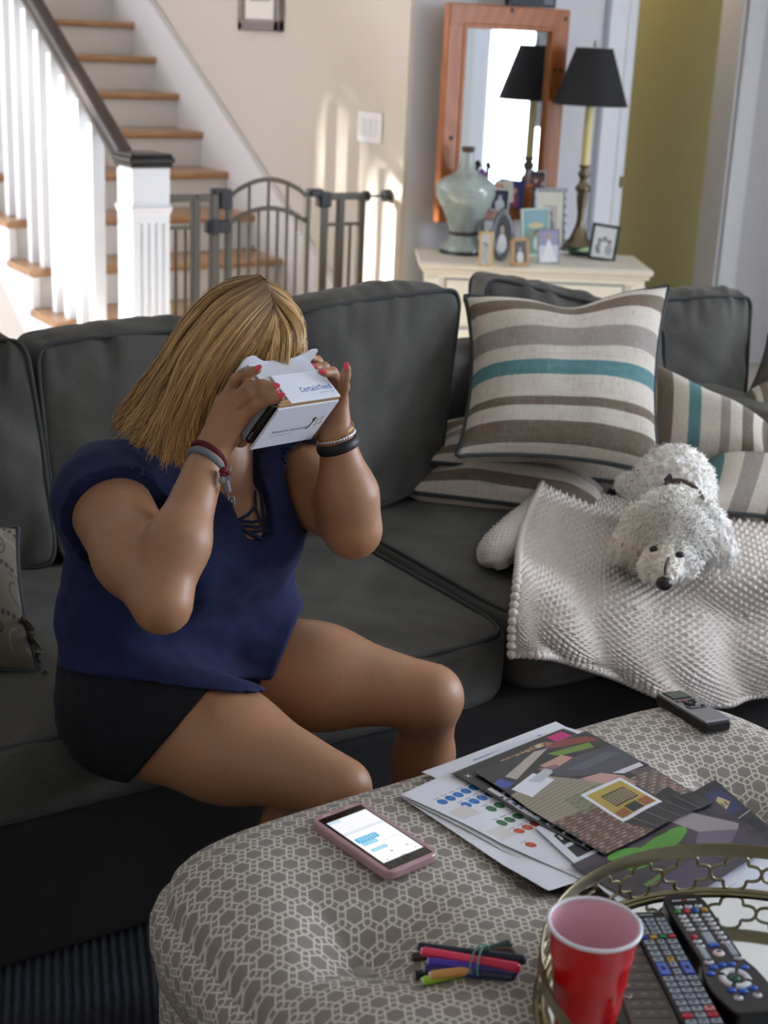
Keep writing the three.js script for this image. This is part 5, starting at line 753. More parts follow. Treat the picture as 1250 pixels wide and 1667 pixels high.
// ---- hair
{
  const G = (l) => l.map(([x, y, d]) => at(x, y, d));
  // locks from the parting: far side, back of the head, near side, front edge
  const side = [
    G([[440, 462, 2.33], [430, 470, 2.40], [420, 530, 2.44], [405, 600, 2.45], [392, 660, 2.44], [380, 715, 2.43]]),
    G([[432, 455, 2.33], [400, 462, 2.40], [365, 540, 2.46], [345, 620, 2.47], [335, 690, 2.46], [330, 740, 2.45]]),
    G([[424, 449, 2.31], [372, 458, 2.35], [318, 520, 2.41], [285, 600, 2.43], [262, 665, 2.43], [245, 715, 2.42]]),
    G([[420, 447, 2.29], [352, 464, 2.29], [296, 518, 2.31], [256, 588, 2.33], [216, 645, 2.34], [186, 690, 2.34]]),
    G([[427, 452, 2.26], [356, 488, 2.22], [302, 550, 2.21], [262, 615, 2.24], [228, 672, 2.27], [200, 712, 2.28]]),
    G([[433, 462, 2.24], [370, 508, 2.17], [318, 575, 2.16], [284, 640, 2.19], [258, 698, 2.22], [244, 738, 2.23]]),
    G([[438, 474, 2.22], [388, 524, 2.15], [340, 588, 2.135], [310, 655, 2.165], [288, 712, 2.20], [280, 752, 2.215]]),
    G([[443, 488, 2.21], [404, 538, 2.14], [362, 598, 2.13], [332, 658, 2.16], [312, 712, 2.20], [306, 762, 2.22]]),
    G([[448, 502, 2.20], [422, 545, 2.14], [388, 590, 2.14], [354, 642, 2.17], [334, 690, 2.20], [328, 745, 2.23]]),
  ];
  const bangs = [
    G([[449, 503, 2.20], [438, 540, 2.145], [418, 572, 2.15], [398, 600, 2.17]]),
    G([[448, 498, 2.203], [452, 542, 2.145], [442, 578, 2.145], [428, 606, 2.16]]),
    G([[446, 492, 2.207], [466, 540, 2.16], [464, 578, 2.16], [455, 608, 2.175]]),
    G([[443, 484, 2.213], [478, 530, 2.19], [482, 570, 2.19], [474, 603, 2.2]]),
    G([[440, 475, 2.22], [485, 520, 2.235], [492, 562, 2.23], [487, 594, 2.23]]),
    G([[436, 466, 2.235], [476, 500, 2.28], [491, 545, 2.29], [488, 585, 2.28]]),
    G([[431, 456, 2.27], [468, 482, 2.34], [478, 530, 2.36], [474, 580, 2.35]]),
  ];
  const evalG = (set, u, t) => { const n = set.length - 1, f = cl(u) * n, i = Math.min(n - 1, Math.floor(f)), k = f - i, cur = (s) => { const m = s.length - 1, g = cl(t) * m, j = Math.min(m - 1, Math.floor(g)), w = g - j, a = s[Math.max(0, j - 1)], b = s[j], c = s[j + 1], d = s[Math.min(m, j + 2)], q = V(0, 0, 0); for (const x of ['x', 'y', 'z']) q[x] = 0.5 * (2 * b[x] + (c[x] - a[x]) * w + (2 * a[x] - 5 * b[x] + 4 * c[x] - d[x]) * w * w + (3 * b[x] - a[x] - 3 * c[x] + d[x]) * w * w * w); return q; }; return cur(set[i]).lerp(cur(set[i + 1]), k); };
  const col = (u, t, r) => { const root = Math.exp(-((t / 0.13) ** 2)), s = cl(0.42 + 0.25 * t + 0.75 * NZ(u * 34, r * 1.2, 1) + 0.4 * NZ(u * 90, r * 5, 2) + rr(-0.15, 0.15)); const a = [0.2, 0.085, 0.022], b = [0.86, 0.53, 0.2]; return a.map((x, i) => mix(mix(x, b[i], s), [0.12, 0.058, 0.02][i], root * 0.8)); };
  const P = [], N = [], C = [], ix = [];
  const strand = (set, u0, wid, inset, len, wild, locks) => {
    const id = Math.floor(u0 * locks), uc = (id + 0.5 + 0.3 * NZ(id * 1.7, locks, 3)) / locks, u = u0, lift = 0.012 * NZ(id * 3.1, locks * 0.7, 1), sway = NZ(id * 2.3, 4.4, locks) * 0.06;
    const m = 13, o = V(rr(-1, 1), rr(-1, 1), rr(-1, 1)).multiplyScalar(0.004), ph = rr(0, 6), r = rnd(); let prev; const base = P.length / 3, pts = [];
    for (let i = 0; i <= m; i++) { const t = i / m * len, p = evalG(set, mix(u0, uc, 0.72 * t ** 0.8) + wild * 0.05 * t * Math.sin(ph) + sway * Math.sin(t * 6.5 + id * 2) * t, t), c = J.head.clone().sub(p).normalize(); p.addScaledVector(c, inset - lift * Math.sin(Math.min(1, t * 1.5) * 2.6)).addScaledVector(o, 0.3 + t).addScaledVector(V(Math.sin(ph + t * 7), Math.sin(ph * 2 + t * 9), Math.cos(ph + t * 6)), 0.0028 * t + wild * 0.014 * t * t); pts.push(p); }
    for (let i = 0; i <= m; i++) {
      const d = pts[Math.min(m, i + 1)].clone().sub(pts[Math.max(0, i - 1)]).normalize(), out = pts[i].clone().sub(J.head).normalize(), s = d.clone().cross(out).normalize(), n = s.clone().cross(d).normalize(), w = wid * (1 - 0.75 * (i / m) ** 3), cc = col(u, i / m * len, r);
      for (const k of [-1, 0, 1]) { const q = pts[i].clone().addScaledVector(s, k * w).addScaledVector(n, k ? 0 : w * 0.8), nn = n.clone().addScaledVector(s, k * 0.8).normalize(); P.push(q.x, q.y, q.z); N.push(nn.x, nn.y, nn.z); C.push(...cc); }
      if (i) for (const k of [0, 1]) { const a = base + (i - 1) * 3 + k, b = base + i * 3 + k; ix.push(a, a + 1, b, b, a + 1, b + 1); }
    }
  };
  const bridge = [side[side.length - 1], G([[449, 502, 2.20], [428, 544, 2.145], [396, 592, 2.148], [366, 634, 2.175], [352, 668, 2.20]]), G([[449, 503, 2.20], [434, 542, 2.145], [408, 584, 2.15], [384, 614, 2.168]]), bangs[0]], close = [bangs[bangs.length - 1], G([[433, 458, 2.30], [452, 470, 2.37], [452, 530, 2.42], [436, 600, 2.42], [420, 660, 2.42]]), side[0]];
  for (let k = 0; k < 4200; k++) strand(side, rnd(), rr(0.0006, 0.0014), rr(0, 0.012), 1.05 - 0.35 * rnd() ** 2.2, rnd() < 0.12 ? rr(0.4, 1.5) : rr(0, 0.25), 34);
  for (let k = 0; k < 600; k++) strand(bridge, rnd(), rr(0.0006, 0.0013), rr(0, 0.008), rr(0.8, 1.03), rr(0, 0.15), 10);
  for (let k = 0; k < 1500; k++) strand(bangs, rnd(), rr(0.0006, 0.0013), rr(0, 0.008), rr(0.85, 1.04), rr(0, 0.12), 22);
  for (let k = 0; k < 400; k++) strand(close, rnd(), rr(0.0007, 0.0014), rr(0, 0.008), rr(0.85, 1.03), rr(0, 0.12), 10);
  const g = new THREE.BufferGeometry(); g.setAttribute('position', new THREE.Float32BufferAttribute(P, 3)); g.setAttribute('normal', new THREE.Float32BufferAttribute(N, 3)); g.setAttribute('color', new THREE.Float32BufferAttribute(C, 3)); g.setIndex(ix);
  const hm = MP(0xffffff, 0.42, { vertexColors: true, side: THREE.DoubleSide, sheen: 0.3, sheenRoughness: 0.4, sheenColor: new THREE.Color(0.5, 0.36, 0.18) });
  const hair = obj('hair', g, hm, woman); hair.userData.kind = 'stuff';
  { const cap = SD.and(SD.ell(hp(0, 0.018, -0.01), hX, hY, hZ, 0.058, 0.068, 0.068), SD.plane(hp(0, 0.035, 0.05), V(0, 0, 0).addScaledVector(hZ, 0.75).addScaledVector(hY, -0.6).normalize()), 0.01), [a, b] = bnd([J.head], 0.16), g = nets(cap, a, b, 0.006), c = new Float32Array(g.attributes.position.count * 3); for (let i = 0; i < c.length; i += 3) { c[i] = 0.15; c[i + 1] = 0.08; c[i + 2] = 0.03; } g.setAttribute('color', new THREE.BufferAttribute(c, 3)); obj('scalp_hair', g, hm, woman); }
  // the mass of hair below the outer strands
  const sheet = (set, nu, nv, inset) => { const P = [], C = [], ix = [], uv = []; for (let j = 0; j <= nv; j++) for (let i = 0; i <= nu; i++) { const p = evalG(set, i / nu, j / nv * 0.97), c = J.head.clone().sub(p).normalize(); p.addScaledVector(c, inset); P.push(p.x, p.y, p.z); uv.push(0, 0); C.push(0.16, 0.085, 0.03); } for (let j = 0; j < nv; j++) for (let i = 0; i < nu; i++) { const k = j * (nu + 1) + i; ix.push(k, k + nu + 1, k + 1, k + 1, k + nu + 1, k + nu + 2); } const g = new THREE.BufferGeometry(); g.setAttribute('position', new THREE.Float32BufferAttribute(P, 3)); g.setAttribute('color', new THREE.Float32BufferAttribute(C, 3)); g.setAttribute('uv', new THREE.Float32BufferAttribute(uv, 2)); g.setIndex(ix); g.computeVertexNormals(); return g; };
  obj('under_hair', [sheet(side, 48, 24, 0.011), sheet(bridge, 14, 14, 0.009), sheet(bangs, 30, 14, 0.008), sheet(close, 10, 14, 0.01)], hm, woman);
}
// ---- the card viewer with a phone slid into its front
{
  const t = thing('card_viewer', 'white folded card viewer with a black phone inside, held to the woman\'s face', 'viewer', boxO);
  const q = (u, v, w) => bp(u, v, w).sub(boxO), basis = new THREE.Matrix4().makeBasis(bWn, bHn.clone().negate(), bN);
  const put = (g, u, v, w) => g.applyMatrix4(basis.clone().setPosition(q(u, v, w)));
  const card = M(0xe6e9f0, 0.6), kraft = M(0xa98a62, 0.8), cardK = M(0xc9cbd2, 0.65);
  const front = tex(canvas(768, 512, (c, w, h) => {
    c.fillStyle = '#dfe3ec'; c.fillRect(0, 0, w, h); c.fillStyle = '#38456c'; c.font = 'italic bold 50px sans-serif'; c.save(); c.translate(120, 330); c.fillText('Measure Innovation', 0, 0); c.restore(); c.fillStyle = '#8b93a6'; for (let k = 0; k < 12; k++) c.fillRect(124 + k * 24, 362, 17, 8);
    c.fillStyle = '#1f1c22'; c.beginPath(); c.ellipse(596, 208, 22, 26, 0, 0, 7); c.fill(); c.lineWidth = 22; c.strokeStyle = '#1f1c22'; c.beginPath(); c.moveTo(606, 230); c.lineTo(590, 300); c.lineTo(566, 340); c.stroke(); c.fillStyle = '#b8b4a6'; for (const [x, y] of [[650, 230], [700, 205], [668, 290], [720, 275]]) { c.beginPath(); c.ellipse(x, y, 18, 26, 0.4, 0, 7); c.fill(); }
  }));
  const topT = tex(canvas(768, 320, (c, w, h) => { c.fillStyle = '#dfe3ec'; c.fillRect(0, 0, w, h); c.fillStyle = '#2f5f9e'; c.font = 'bold 84px sans-serif'; c.textAlign = 'right'; c.fillText('CertainTeed', w - 26, 230); c.fillStyle = '#8aa2c4'; for (let k = 0; k < 9; k++) c.fillRect(w - 250 + k * 25, 258, 17, 10); }));
  obj('front_panel', [put(rbox(BW, BH, 0.003, 0.001), BW / 2, BH / 2, 0.0015)], card, t);
  obj('front_print', put(new THREE.PlaneGeometry(BW - 0.002, BH - 0.002), BW / 2, BH / 2, -0.0004), M(0xffffff, 0.55, { map: front }), t);
  obj('front_edge', [put(box(BW, 0.006, 0.004), BW / 2, -0.003, 0.004), put(box(BW - 0.01, 0.003, 0.006), BW / 2, -0.0055, 0.008)], kraft, t);
  const ph = obj('phone', put(rbox(BW - 0.004, BH - 0.01, 0.011, 0.005, 0, 0, 0, 4), BW / 2 - 0.006, BH / 2, 0.011), M(0x0d0e12, 0.25), t);
  const pt = tex(canvas(256, 48, (c, w, h) => { c.fillStyle = '#0c0d11'; c.fillRect(0, 0, w, h); c.fillStyle = '#9aa0aa'; for (let k = 0; k < 4; k++) c.fillRect(16 + k * 20, 14 + (k % 2) * 4, 13, 20); }));
  obj('phone_mark', put(new THREE.PlaneGeometry(0.05, 0.008).rotateZ(Math.PI / 2).rotateY(-Math.PI / 2), -0.0045, BH - 0.035, 0.011), M(0xffffff, 0.3, { map: pt }), ph);
  obj('top_flap', [put(rbox(BW * 0.82, 0.0025, 0.055, 0.001), BW * 0.59, -0.0065, 0.030)], card, t);
  obj('top_print', put(new THREE.PlaneGeometry(BW * 0.8, 0.05).rotateX(-Math.PI / 2), BW * 0.59, -0.0079, 0.030), M(0xffffff, 0.55, { map: topT }), t);
  obj('body_card', [put(rbox(BW - 0.006, 0.003, BD - 0.02, 0.001), BW / 2, -0.002, 0.056), put(rbox(0.003, BH, BD - 0.018, 0.001), 0.0025, BH / 2, 0.054), put(rbox(0.003, BH, BD - 0.018, 0.001), BW - 0.0025, BH / 2, 0.054), put(rbox(BW - 0.006, 0.003, BD - 0.02, 0.001), BW / 2, BH - 0.002, 0.056), put(rbox(BW - 0.006, BH - 0.004, 0.003, 0.001), BW / 2, BH / 2, 0.05)], cardK, t);
  // face side: a wider card cut to the forehead
  const s = new THREE.Shape(); s.moveTo(-0.012, -BH - 0.006); s.lineTo(BW + 0.012, -BH - 0.006); s.lineTo(BW + 0.012, 0.016); s.quadraticCurveTo(BW + 0.010, 0.022, BW - 0.006, 0.020); s.quadraticCurveTo(BW / 2, -0.02, 0.008, 0.020); s.quadraticCurveTo(-0.010, 0.022, -0.012, 0.012); s.closePath();
  obj('face_flap', put(new THREE.ExtrudeGeometry(s, { depth: 0.002, bevelEnabled: false, curveSegments: 16 }), 0, 0, BD), card, t);
  obj('side_flap', put(rbox(0.002, BH * 0.9, 0.04, 0.001), -0.003, BH * 0.45, BD - 0.022), card, t);
}
// ---------------------------------------------------------------- things on the ottoman
function onOtt(px, py, up = 0) { let y = OTY; for (let i = 0; i < 14; i++) { const p = atY(px, py, y + up); y = mix(y, ottY(p.x, p.z), 0.7); } return atY(px, py, y + up); }
function layOn(t, A, B, C) {   // origin at A; x towards B; z towards C's side; y up
  const x = B.clone().sub(A).normalize(), y0 = C.clone().sub(A).cross(x).normalize(); if (y0.y < 0) y0.negate(); const z = x.clone().cross(y0).normalize(); t.position.copy(A); t.quaternion.setFromRotationMatrix(new THREE.Matrix4().makeBasis(x, y0, z)); return t;
}
{ // phone: x along its length from the top (far left) to the home button, z across towards the viewer
  const A = onOtt(546, 1332, 0.0), B = onOtt(672, 1422, 0.0), C = onOtt(508, 1345); A.y = B.y = (A.y + B.y) / 2 + 0.007; 
  const t = thing('phone', 'white-screened phone in a rose pink case lying on the ottoman, showing a chat', 'phone', A); const L = A.distanceTo(B), w = 0.08;
  layOn(t, A, B, C.setY(A.y));
  const s = t.localToWorld(V(0, 0, 1)).sub(A); const pink = M(0xbf9ba0, 0.3, { metalness: 0.3 });
  const sh = new THREE.Shape(), rr2 = 0.014, X0 = 0, X1 = L, Z0 = -w / 2, Z1 = w / 2; sh.moveTo(X0 + rr2, Z0); sh.lineTo(X1 - rr2, Z0); sh.quadraticCurveTo(X1, Z0, X1, Z0 + rr2); sh.lineTo(X1, Z1 - rr2); sh.quadraticCurveTo(X1, Z1, X1 - rr2, Z1); sh.lineTo(X0 + rr2, Z1); sh.quadraticCurveTo(X0, Z1, X0, Z1 - rr2); sh.lineTo(X0, Z0 + rr2); sh.quadraticCurveTo(X0, Z0, X0 + rr2, Z0);
  obj('case', new THREE.ExtrudeGeometry(sh, { depth: 0.007, bevelEnabled: true, bevelSize: 0.0025, bevelThickness: 0.0025, bevelSegments: 4, curveSegments: 8 }).rotateX(Math.PI / 2).translate(0, 0.0045, 0), pink, t);
  obj('glass_front', rbox(L - 0.011, 0.003, w - 0.009, 0.0015, L / 2 + 0.002, 0.0062, 0), M(0x0c0a0c, 0.12), t);
  obj('speaker_slot', [rbox(0.003, 0.001, 0.014, 0.0004, 0.003, 0.0073, -0.018), rbox(0.003, 0.001, 0.014, 0.0004, 0.003, 0.0073, 0.018)], M(0xd9b9b9, 0.3), t);
  obj('home_button', new THREE.TorusGeometry(0.006, 0.0005, 6, 24).rotateX(Math.PI / 2).translate(L - 0.014, 0.0078, 0), M(0x3a3034, 0.4), t);
  const st = tex(canvas(640, 360, (c, W, H) => {   // x runs along the phone
    c.fillStyle = '#fbfdff'; c.fillRect(0, 0, W, H); c.fillStyle = '#e9eef5'; c.fillRect(0, 0, 190, H); c.fillStyle = '#ffffff'; for (let i = 0; i < 4; i++) for (let j = 0; j < 10; j++) { c.fillStyle = '#fff'; c.fillRect(18 + i * 42, 8 + j * 35, 34, 28); c.fillStyle = '#8a8f99'; c.fillRect(32 + i * 42, 20 + j * 35, 5, 5); }
    c.fillStyle = '#cfe0ef'; c.fillRect(0, 250, 40, 110); c.fillStyle = '#dfe6ee'; c.fillRect(190, 0, 30, H);
    const bub = (x, y, w, h, col) => { c.fillStyle = col; c.beginPath(); c.roundRect ? c.roundRect(x, y, w, h, 12) : c.rect(x, y, w, h); c.fill(); };
    bub(286, 150, 64, 190, '#39a9dd'); bub(352, 200, 46, 130, '#7fcbe8'); bub(452, 190, 40, 140, '#8fd2ea'); c.fillStyle = '#d9f1fb'; for (let i = 0; i < 6; i++) { c.fillRect(300, 165 + i * 27, 10, 18); c.fillRect(322, 165 + i * 27, 10, 18); if (i < 4) c.fillRect(370, 212 + i * 27, 10, 18); if (i < 4) c.fillRect(466, 204 + i * 27, 10, 18); }
    c.fillStyle = '#a9b0bb'; for (let i = 0; i < 7; i++) c.fillRect(404, 20 + i * 22, 6, 14); c.fillStyle = '#7fb6d6'; c.fillRect(540, 60, 16, 20); c.fillRect(540, 200, 18, 22); c.fillRect(600, 30, 8, 22); c.fillStyle = '#444'; c.fillRect(614, 300, 8, 16);
  }));
  const scr = obj('screen', new THREE.PlaneGeometry(L * 0.74, w - 0.016).rotateX(-Math.PI / 2).translate(L * 0.51, 0.0080, 0), new THREE.MeshStandardMaterial({ color: 0x111111, roughness: 0.2, map: st, emissive: 0xffffff, emissiveMap: st, emissiveIntensity: 1.0 }), t);
  const lp = scr.localToWorld(V(L * 0.51, 0.013, 0)), pl = new THREE.RectAreaLight(0xf0f6ff, 0.6, L * 0.74, w - 0.016); pl.position.copy(lp); pl.quaternion.copy(t.quaternion).multiply(new THREE.Quaternion().setFromAxisAngle(V(1, 0, 0), Math.PI / 2)); scene.add(pl);
}
// ---- printed sheets: four corners in plan, lying over one another
function sheet(label, px, lift, map, o = {}) {
  const c = px.map(([x, y]) => { const p = atY(x, y, OTY + 0.004 + lift); return p; }), cen = c.reduce((s, p) => s.add(p), V(0, 0, 0)).multiplyScalar(0.25), N = 26, P = [], uv = [], ix = [], th = 0.0007;
  for (const s of [0, 1]) for (let j = 0; j <= N; j++) for (let i = 0; i <= N; i++) {
    const u = i / N, v = j / N, q = V(0, 0, 0).addScaledVector(c[0], (1 - u) * (1 - v)).addScaledVector(c[1], u * (1 - v)).addScaledVector(c[2], u * v).addScaledVector(c[3], (1 - u) * v);
    const g = Math.max(ottY(q.x, q.z), OTY - 0.012) - OTY; q.y += g * 0.55 + (o.curl ? o.curl(u, v) : 0) - s * th; q.sub(cen); P.push(q.x, q.y, q.z); uv.push(u, 1 - v);
  }
  const m = N + 1, off = m * m; for (let j = 0; j < N; j++) for (let i = 0; i < N; i++) { const k = j * m + i; ix.push(k, k + m, k + 1, k + 1, k + m, k + m + 1, off + k, off + k + 1, off + k + m, off + k + 1, off + k + m + 1, off + k + m); }
  const rim = []; for (let i = 0; i < N; i++) rim.push(i); for (let j = 0; j < N; j++) rim.push(j * m + N); for (let i = N; i > 0; i--) rim.push(N * m + i); for (let j = N; j > 0; j--) rim.push(j * m); rim.forEach((a, i) => { const b = rim[(i + 1) % rim.length]; ix.push(a, b, off + a, b, off + b, off + a); });
  let g = new THREE.BufferGeometry(); g.setAttribute('position', new THREE.Float32BufferAttribute(P, 3)); g.setAttribute('uv', new THREE.Float32BufferAttribute(uv, 2)); g.setIndex(ix); g.computeVertexNormals();
  const e = V(P[3] - P[0], P[4] - P[1], P[5] - P[2]).cross(V(P[m * 3] - P[0], P[m * 3 + 1] - P[1], P[m * 3 + 2] - P[2])); if (e.y > 0) { const a = g.index.array; for (let i = 0; i < a.length; i += 3) [a[i], a[i + 1]] = [a[i + 1], a[i]]; g.computeVertexNormals(); }
  const mesh = obj('printed_sheet', g, M(0xffffff, o.gloss ?? 0.45, { map }), scene); mesh.position.copy(cen); return tag(mesh, label, 'paper', 'printed sheets piled on the ottoman');
}
{
  const page = (w, h, bg, f) => tex(canvas(w, h, (c) => { c.fillStyle = bg; c.fillRect(0, 0, w, h); f(c, w, h); }));
  const dots = (c, n, s, a) => { for (let i = 0; i < n; i++) { c.fillStyle = a[i % a.length]; c.fillRect(rnd() * c.W, rnd() * c.H, s, s); } };
  const lines = (c, x, y, w, n, col = '#9aa0ad', dy = 9) => { c.fillStyle = col; for (let i = 0; i < n; i++) c.fillRect(x, y + i * dy, w * (0.7 + 0.3 * rnd()), 3); };
  sheet('white sheet with a curled free corner at the bottom left of the paper pile', [[656, 1300], [850, 1215], [1100, 1370], [893, 1450]], 0.0, page(64, 64, '#e6e8ee', () => {}), { curl: (u, v) => 0.006 * Math.exp(-((u / 0.3) ** 2) - (((1 - v) / 0.3) ** 2)) });
  sheet('blank white sheet second from the bottom, its lower edge showing', [[654, 1298], [860, 1206], [1160, 1350], [952, 1440]], 0.002, page(64, 64, '#dfe0e4', () => {}));
  // x along the short edge up to the right, y down to the right
  sheet('white sheet with rows of blue, green and orange dots and small pictures', [[652, 1293], [850, 1200], [1190, 1345], [962, 1430]], 0.0045, page(768, 1024, '#e8ebf2', (c, w, h) => {
    const rows = [['#1f6fc0', 0.094, 0.166, 5], ['#1f6fc0', 0.162, 0.248, 4], ['#2f6f46', 0.232, 0.333, 4], ['#2f6f46', 0.168, 0.435, 5], ['#c4502c', 0.17, 0.524, 5], ['#c4502c', 0.097, 0.635, 1]];
    for (const [col, x0, y, n] of rows) for (let k = 0; k < n; k++) { const x = x0 + 0.06 * k; c.fillStyle = col; c.beginPath(); c.ellipse(x * w, y * h, 20, 25, 0, 0, 7); c.fill(); c.fillStyle = 'rgba(255,255,255,0.3)'; c.fillRect(x * w - 8, y * h - 3, 16, 4); c.fillStyle = '#777'; c.fillRect(x * w - 16, y * h - 38, 30, 4); }
    c.fillStyle = '#dcd8d6'; c.fillRect(20, 250, 100, 90); c.fillRect(20, 460, 90, 90); c.fillStyle = '#232427'; c.fillRect(180, 590, 110, 150); c.fillStyle = '#e8ebf2'; for (let q = 0; q < 5; q++) c.fillRect(190 + q * 20, 605, 10, 40); c.fillRect(220, 680, 26, 34); lines(c, 190, 760, 120, 5, '#9fb0d0'); c.fillStyle = '#2b46b0'; c.fillRect(190, 850, 120, 80);
  }));
  sheet('white sheet with a small blue heading at the top of the pile\'s far side', [[686, 1251], [905, 1168], [1010, 1222], [800, 1320]], 0.0032, page(512, 512, '#e9ecf3', (c, w, h) => { c.fillStyle = '#7d9bcb'; c.fillRect(150, 70, 130, 14); c.fillRect(400, 64, 18, 14); lines(c, 60, 110, 330, 3, '#c4c9d4'); }));
  sheet('dark printed sheet with a pink rectangle and flower pictures under the top photograph', [[733, 1257], [915, 1181], [1090, 1270], [958, 1376]], 0.009, page(768, 768, '#2a2b2d', (c, w, h) => {
    c.fillStyle = '#e4e6ec'; c.fillRect(0, 0, w, 8); c.fillStyle = '#d3247f'; c.fillRect(620, 30, 110, 150); c.fillStyle = '#e0a070'; c.fillRect(620, 180, 110, 34);
    for (let i = 0; i < 900; i++) { c.fillStyle = ['#c9a070', '#8a5a3a', '#e0c090', '#3a2a22', '#b88a5a'][i % 5]; c.fillRect(260 + rnd() * 330, 60 + rnd() * 110, 10, 10); } c.fillStyle = '#c22850'; c.beginPath(); c.arc(210, 130, 42, 0, 7); c.fill(); c.fillStyle = '#6a2440'; c.fillRect(240, 90, 60, 60); c.fillStyle = '#d9c8a0'; c.fillRect(500, 60, 40, 40); c.strokeStyle = '#ddd'; c.lineWidth = 6; c.beginPath(); c.moveTo(30, 60); c.lineTo(50, 80); c.moveTo(50, 60); c.lineTo(30, 80); c.stroke(); c.fillStyle = '#d4d6dc'; c.fillRect(20, 200, 26, 300);
    for (let i = 0; i < 40; i++) { c.fillStyle = ['#6a7a90', '#c8ccd4', '#20242a'][i % 3]; c.fillRect(10 + rnd() * 40, 250 + rnd() * 480, 24, 14); }
  }), { gloss: 0.3 });
  sheet('white sheet with black building pictures and blue photographs, lower edge of the pile', [[872, 1340], [985, 1275], [1190, 1420], [1022, 1478]], 0.0075, page(512, 768, '#e3e7f0', (c, w, h) => {
    c.fillStyle = '#202226'; c.fillRect(40, 110, 190, 90); c.fillStyle = '#dfe3ea'; for (let i = 0; i < 6; i++) c.fillRect(54 + i * 28, 122, 14, 40); c.fillStyle = '#202226'; c.fillRect(40, 225, 200, 90); c.fillStyle = '#e8e8ea'; c.fillRect(110, 240, 36, 40); lines(c, 40, 340, 160, 5, '#8fa8d4'); c.fillStyle = '#2440a8'; c.fillRect(60, 430, 150, 80); c.fillStyle = '#6f7f96'; c.beginPath(); c.ellipse(140, 480, 40, 20, 0.3, 0, 7); c.fill(); lines(c, 40, 540, 170, 4, '#a8b2c4'); c.fillStyle = '#2a4ab0'; c.fillRect(90, 630, 160, 80); c.fillStyle = '#5a4a50'; c.fillRect(150, 650, 90, 50);
  }));
  sheet('white sheet with pale blue lettering showing through the tray lattice', [[1040, 1478], [1262, 1368], [1360, 1440], [1120, 1560]], 0.0035, page(512, 384, '#e4e9f4', (c, w, h) => { lines(c, 60, 120, 260, 3, '#7f9fd0', 26); lines(c, 60, 230, 300, 4, '#b4bece', 22); }));
  sheet('glossy dark photograph of a green parrot on a grey perch, below the top photograph', [[930, 1400], [1160, 1292], [1262, 1372], [1075, 1490]], 0.0095, page(768, 512, '#2c2730', (c, w, h) => {
    c.fillStyle = '#3a3442'; c.fillRect(0, 0, w, h); c.fillStyle = '#27232c'; c.fillRect(0, 60, 260, 300); c.fillStyle = '#4f9a2a'; c.beginPath(); c.ellipse(330, 150, 190, 62, -0.15, 0, 7); c.fill(); c.beginPath(); c.ellipse(210, 90, 80, 40, 0.3, 0, 7); c.fill(); c.fillStyle = '#1f1a1e'; c.beginPath(); c.ellipse(200, 130, 70, 20, 0.2, 0, 7); c.fill(); c.beginPath(); c.ellipse(420, 70, 50, 20, 0, 0, 7); c.fill(); c.fillStyle = '#8a2f33'; c.beginPath(); c.ellipse(180, 150, 50, 14, 0.2, 0, 7); c.fill(); c.fillStyle = '#9a8f94'; c.beginPath(); c.moveTo(480, 0); c.lineTo(600, 0); c.lineTo(740, 260); c.lineTo(700, 300); c.lineTo(540, 190); c.fill(); c.fillStyle = '#6c6070'; c.beginPath(); c.moveTo(540, 190); c.lineTo(700, 300); c.lineTo(500, 420); c.lineTo(420, 300); c.fill(); c.fillStyle = '#493c5a'; c.fillRect(160, 330, 300, 140); c.fillStyle = '#4f8a30'; c.fillRect(120, 300, 110, 24);
  }), { gloss: 0.25 });
  sheet('dark blue printed sheet with a small yellow house, right edge of the pile', [[1096, 1300], [1165, 1262], [1268, 1352], [1190, 1396]], 0.0085, page(384, 512, '#24252b', (c, w, h) => { c.fillStyle = '#1d2c5a'; c.fillRect(120, 60, 240, 200); c.fillStyle = '#c0ae7a'; c.beginPath(); c.moveTo(180, 170); c.lineTo(290, 110); c.lineTo(330, 180); c.lineTo(230, 230); c.fill(); c.fillStyle = '#3a3644'; for (let i = 0; i < 4; i++) c.fillRect(205 + i * 28, 160, 12, 30); c.fillStyle = '#7a2a34'; c.fillRect(60, 40, 90, 60); c.strokeStyle = '#c9ccd4'; c.lineWidth = 5; c.beginPath(); c.moveTo(0, 330); c.lineTo(w, 290); c.stroke(); }), { gloss: 0.3 });
  sheet('large glossy photograph of a man in grey beside brickwork, top of the paper pile', [[771, 1256], [952.7, 1189.5], [1162, 1299], [985, 1383.5]], 0.0125, page(900, 1000, '#37383b', (c, w, h) => {
    c.fillStyle = '#2e2f32'; c.fillRect(0, 0, w, h);
    const poly = (col, ps) => { c.fillStyle = col; c.beginPath(); ps.forEach(([x, y], i) => c[i ? 'lineTo' : 'moveTo'](x * w, y * h)); c.closePath(); c.fill(); };
    poly('#b9b0a6', [[0.12, 0.14], [0.5, 0.02], [0.62, 0.03], [0.16, 0.2]]); poly('#6f8f3a', [[0.55, 0.08], [0.9, 0.12], [0.88, 0.18], [0.6, 0.14]]);
    poly('#8a4038', [[0.6, -0.02], [0.74, -0.02], [0.95, 0.06], [0.98, 0.13], [0.75, 0.08], [0.62, 0.04]]); poly('#c8988a', [[0.4, 0.16], [0.62, 0.14], [0.66, 0.2], [0.44, 0.24]]); poly('#8a6a70', [[0.36, 0.18], [0.5, 0.2], [0.5, 0.26], [0.38, 0.26]]);
    poly('#9c9482', [[0, 0.3], [0.34, 0.26], [0.62, 0.52], [0.30, 0.64], [0.0, 0.62]]);   // pale stonework
    c.strokeStyle = '#6b6152'; c.lineWidth = 3; for (let i = 0; i < 14; i++) { c.beginPath(); c.moveTo(0, (0.33 + i * 0.024) * h); c.lineTo(0.5 * w, (0.29 + i * 0.026) * h); c.stroke(); }
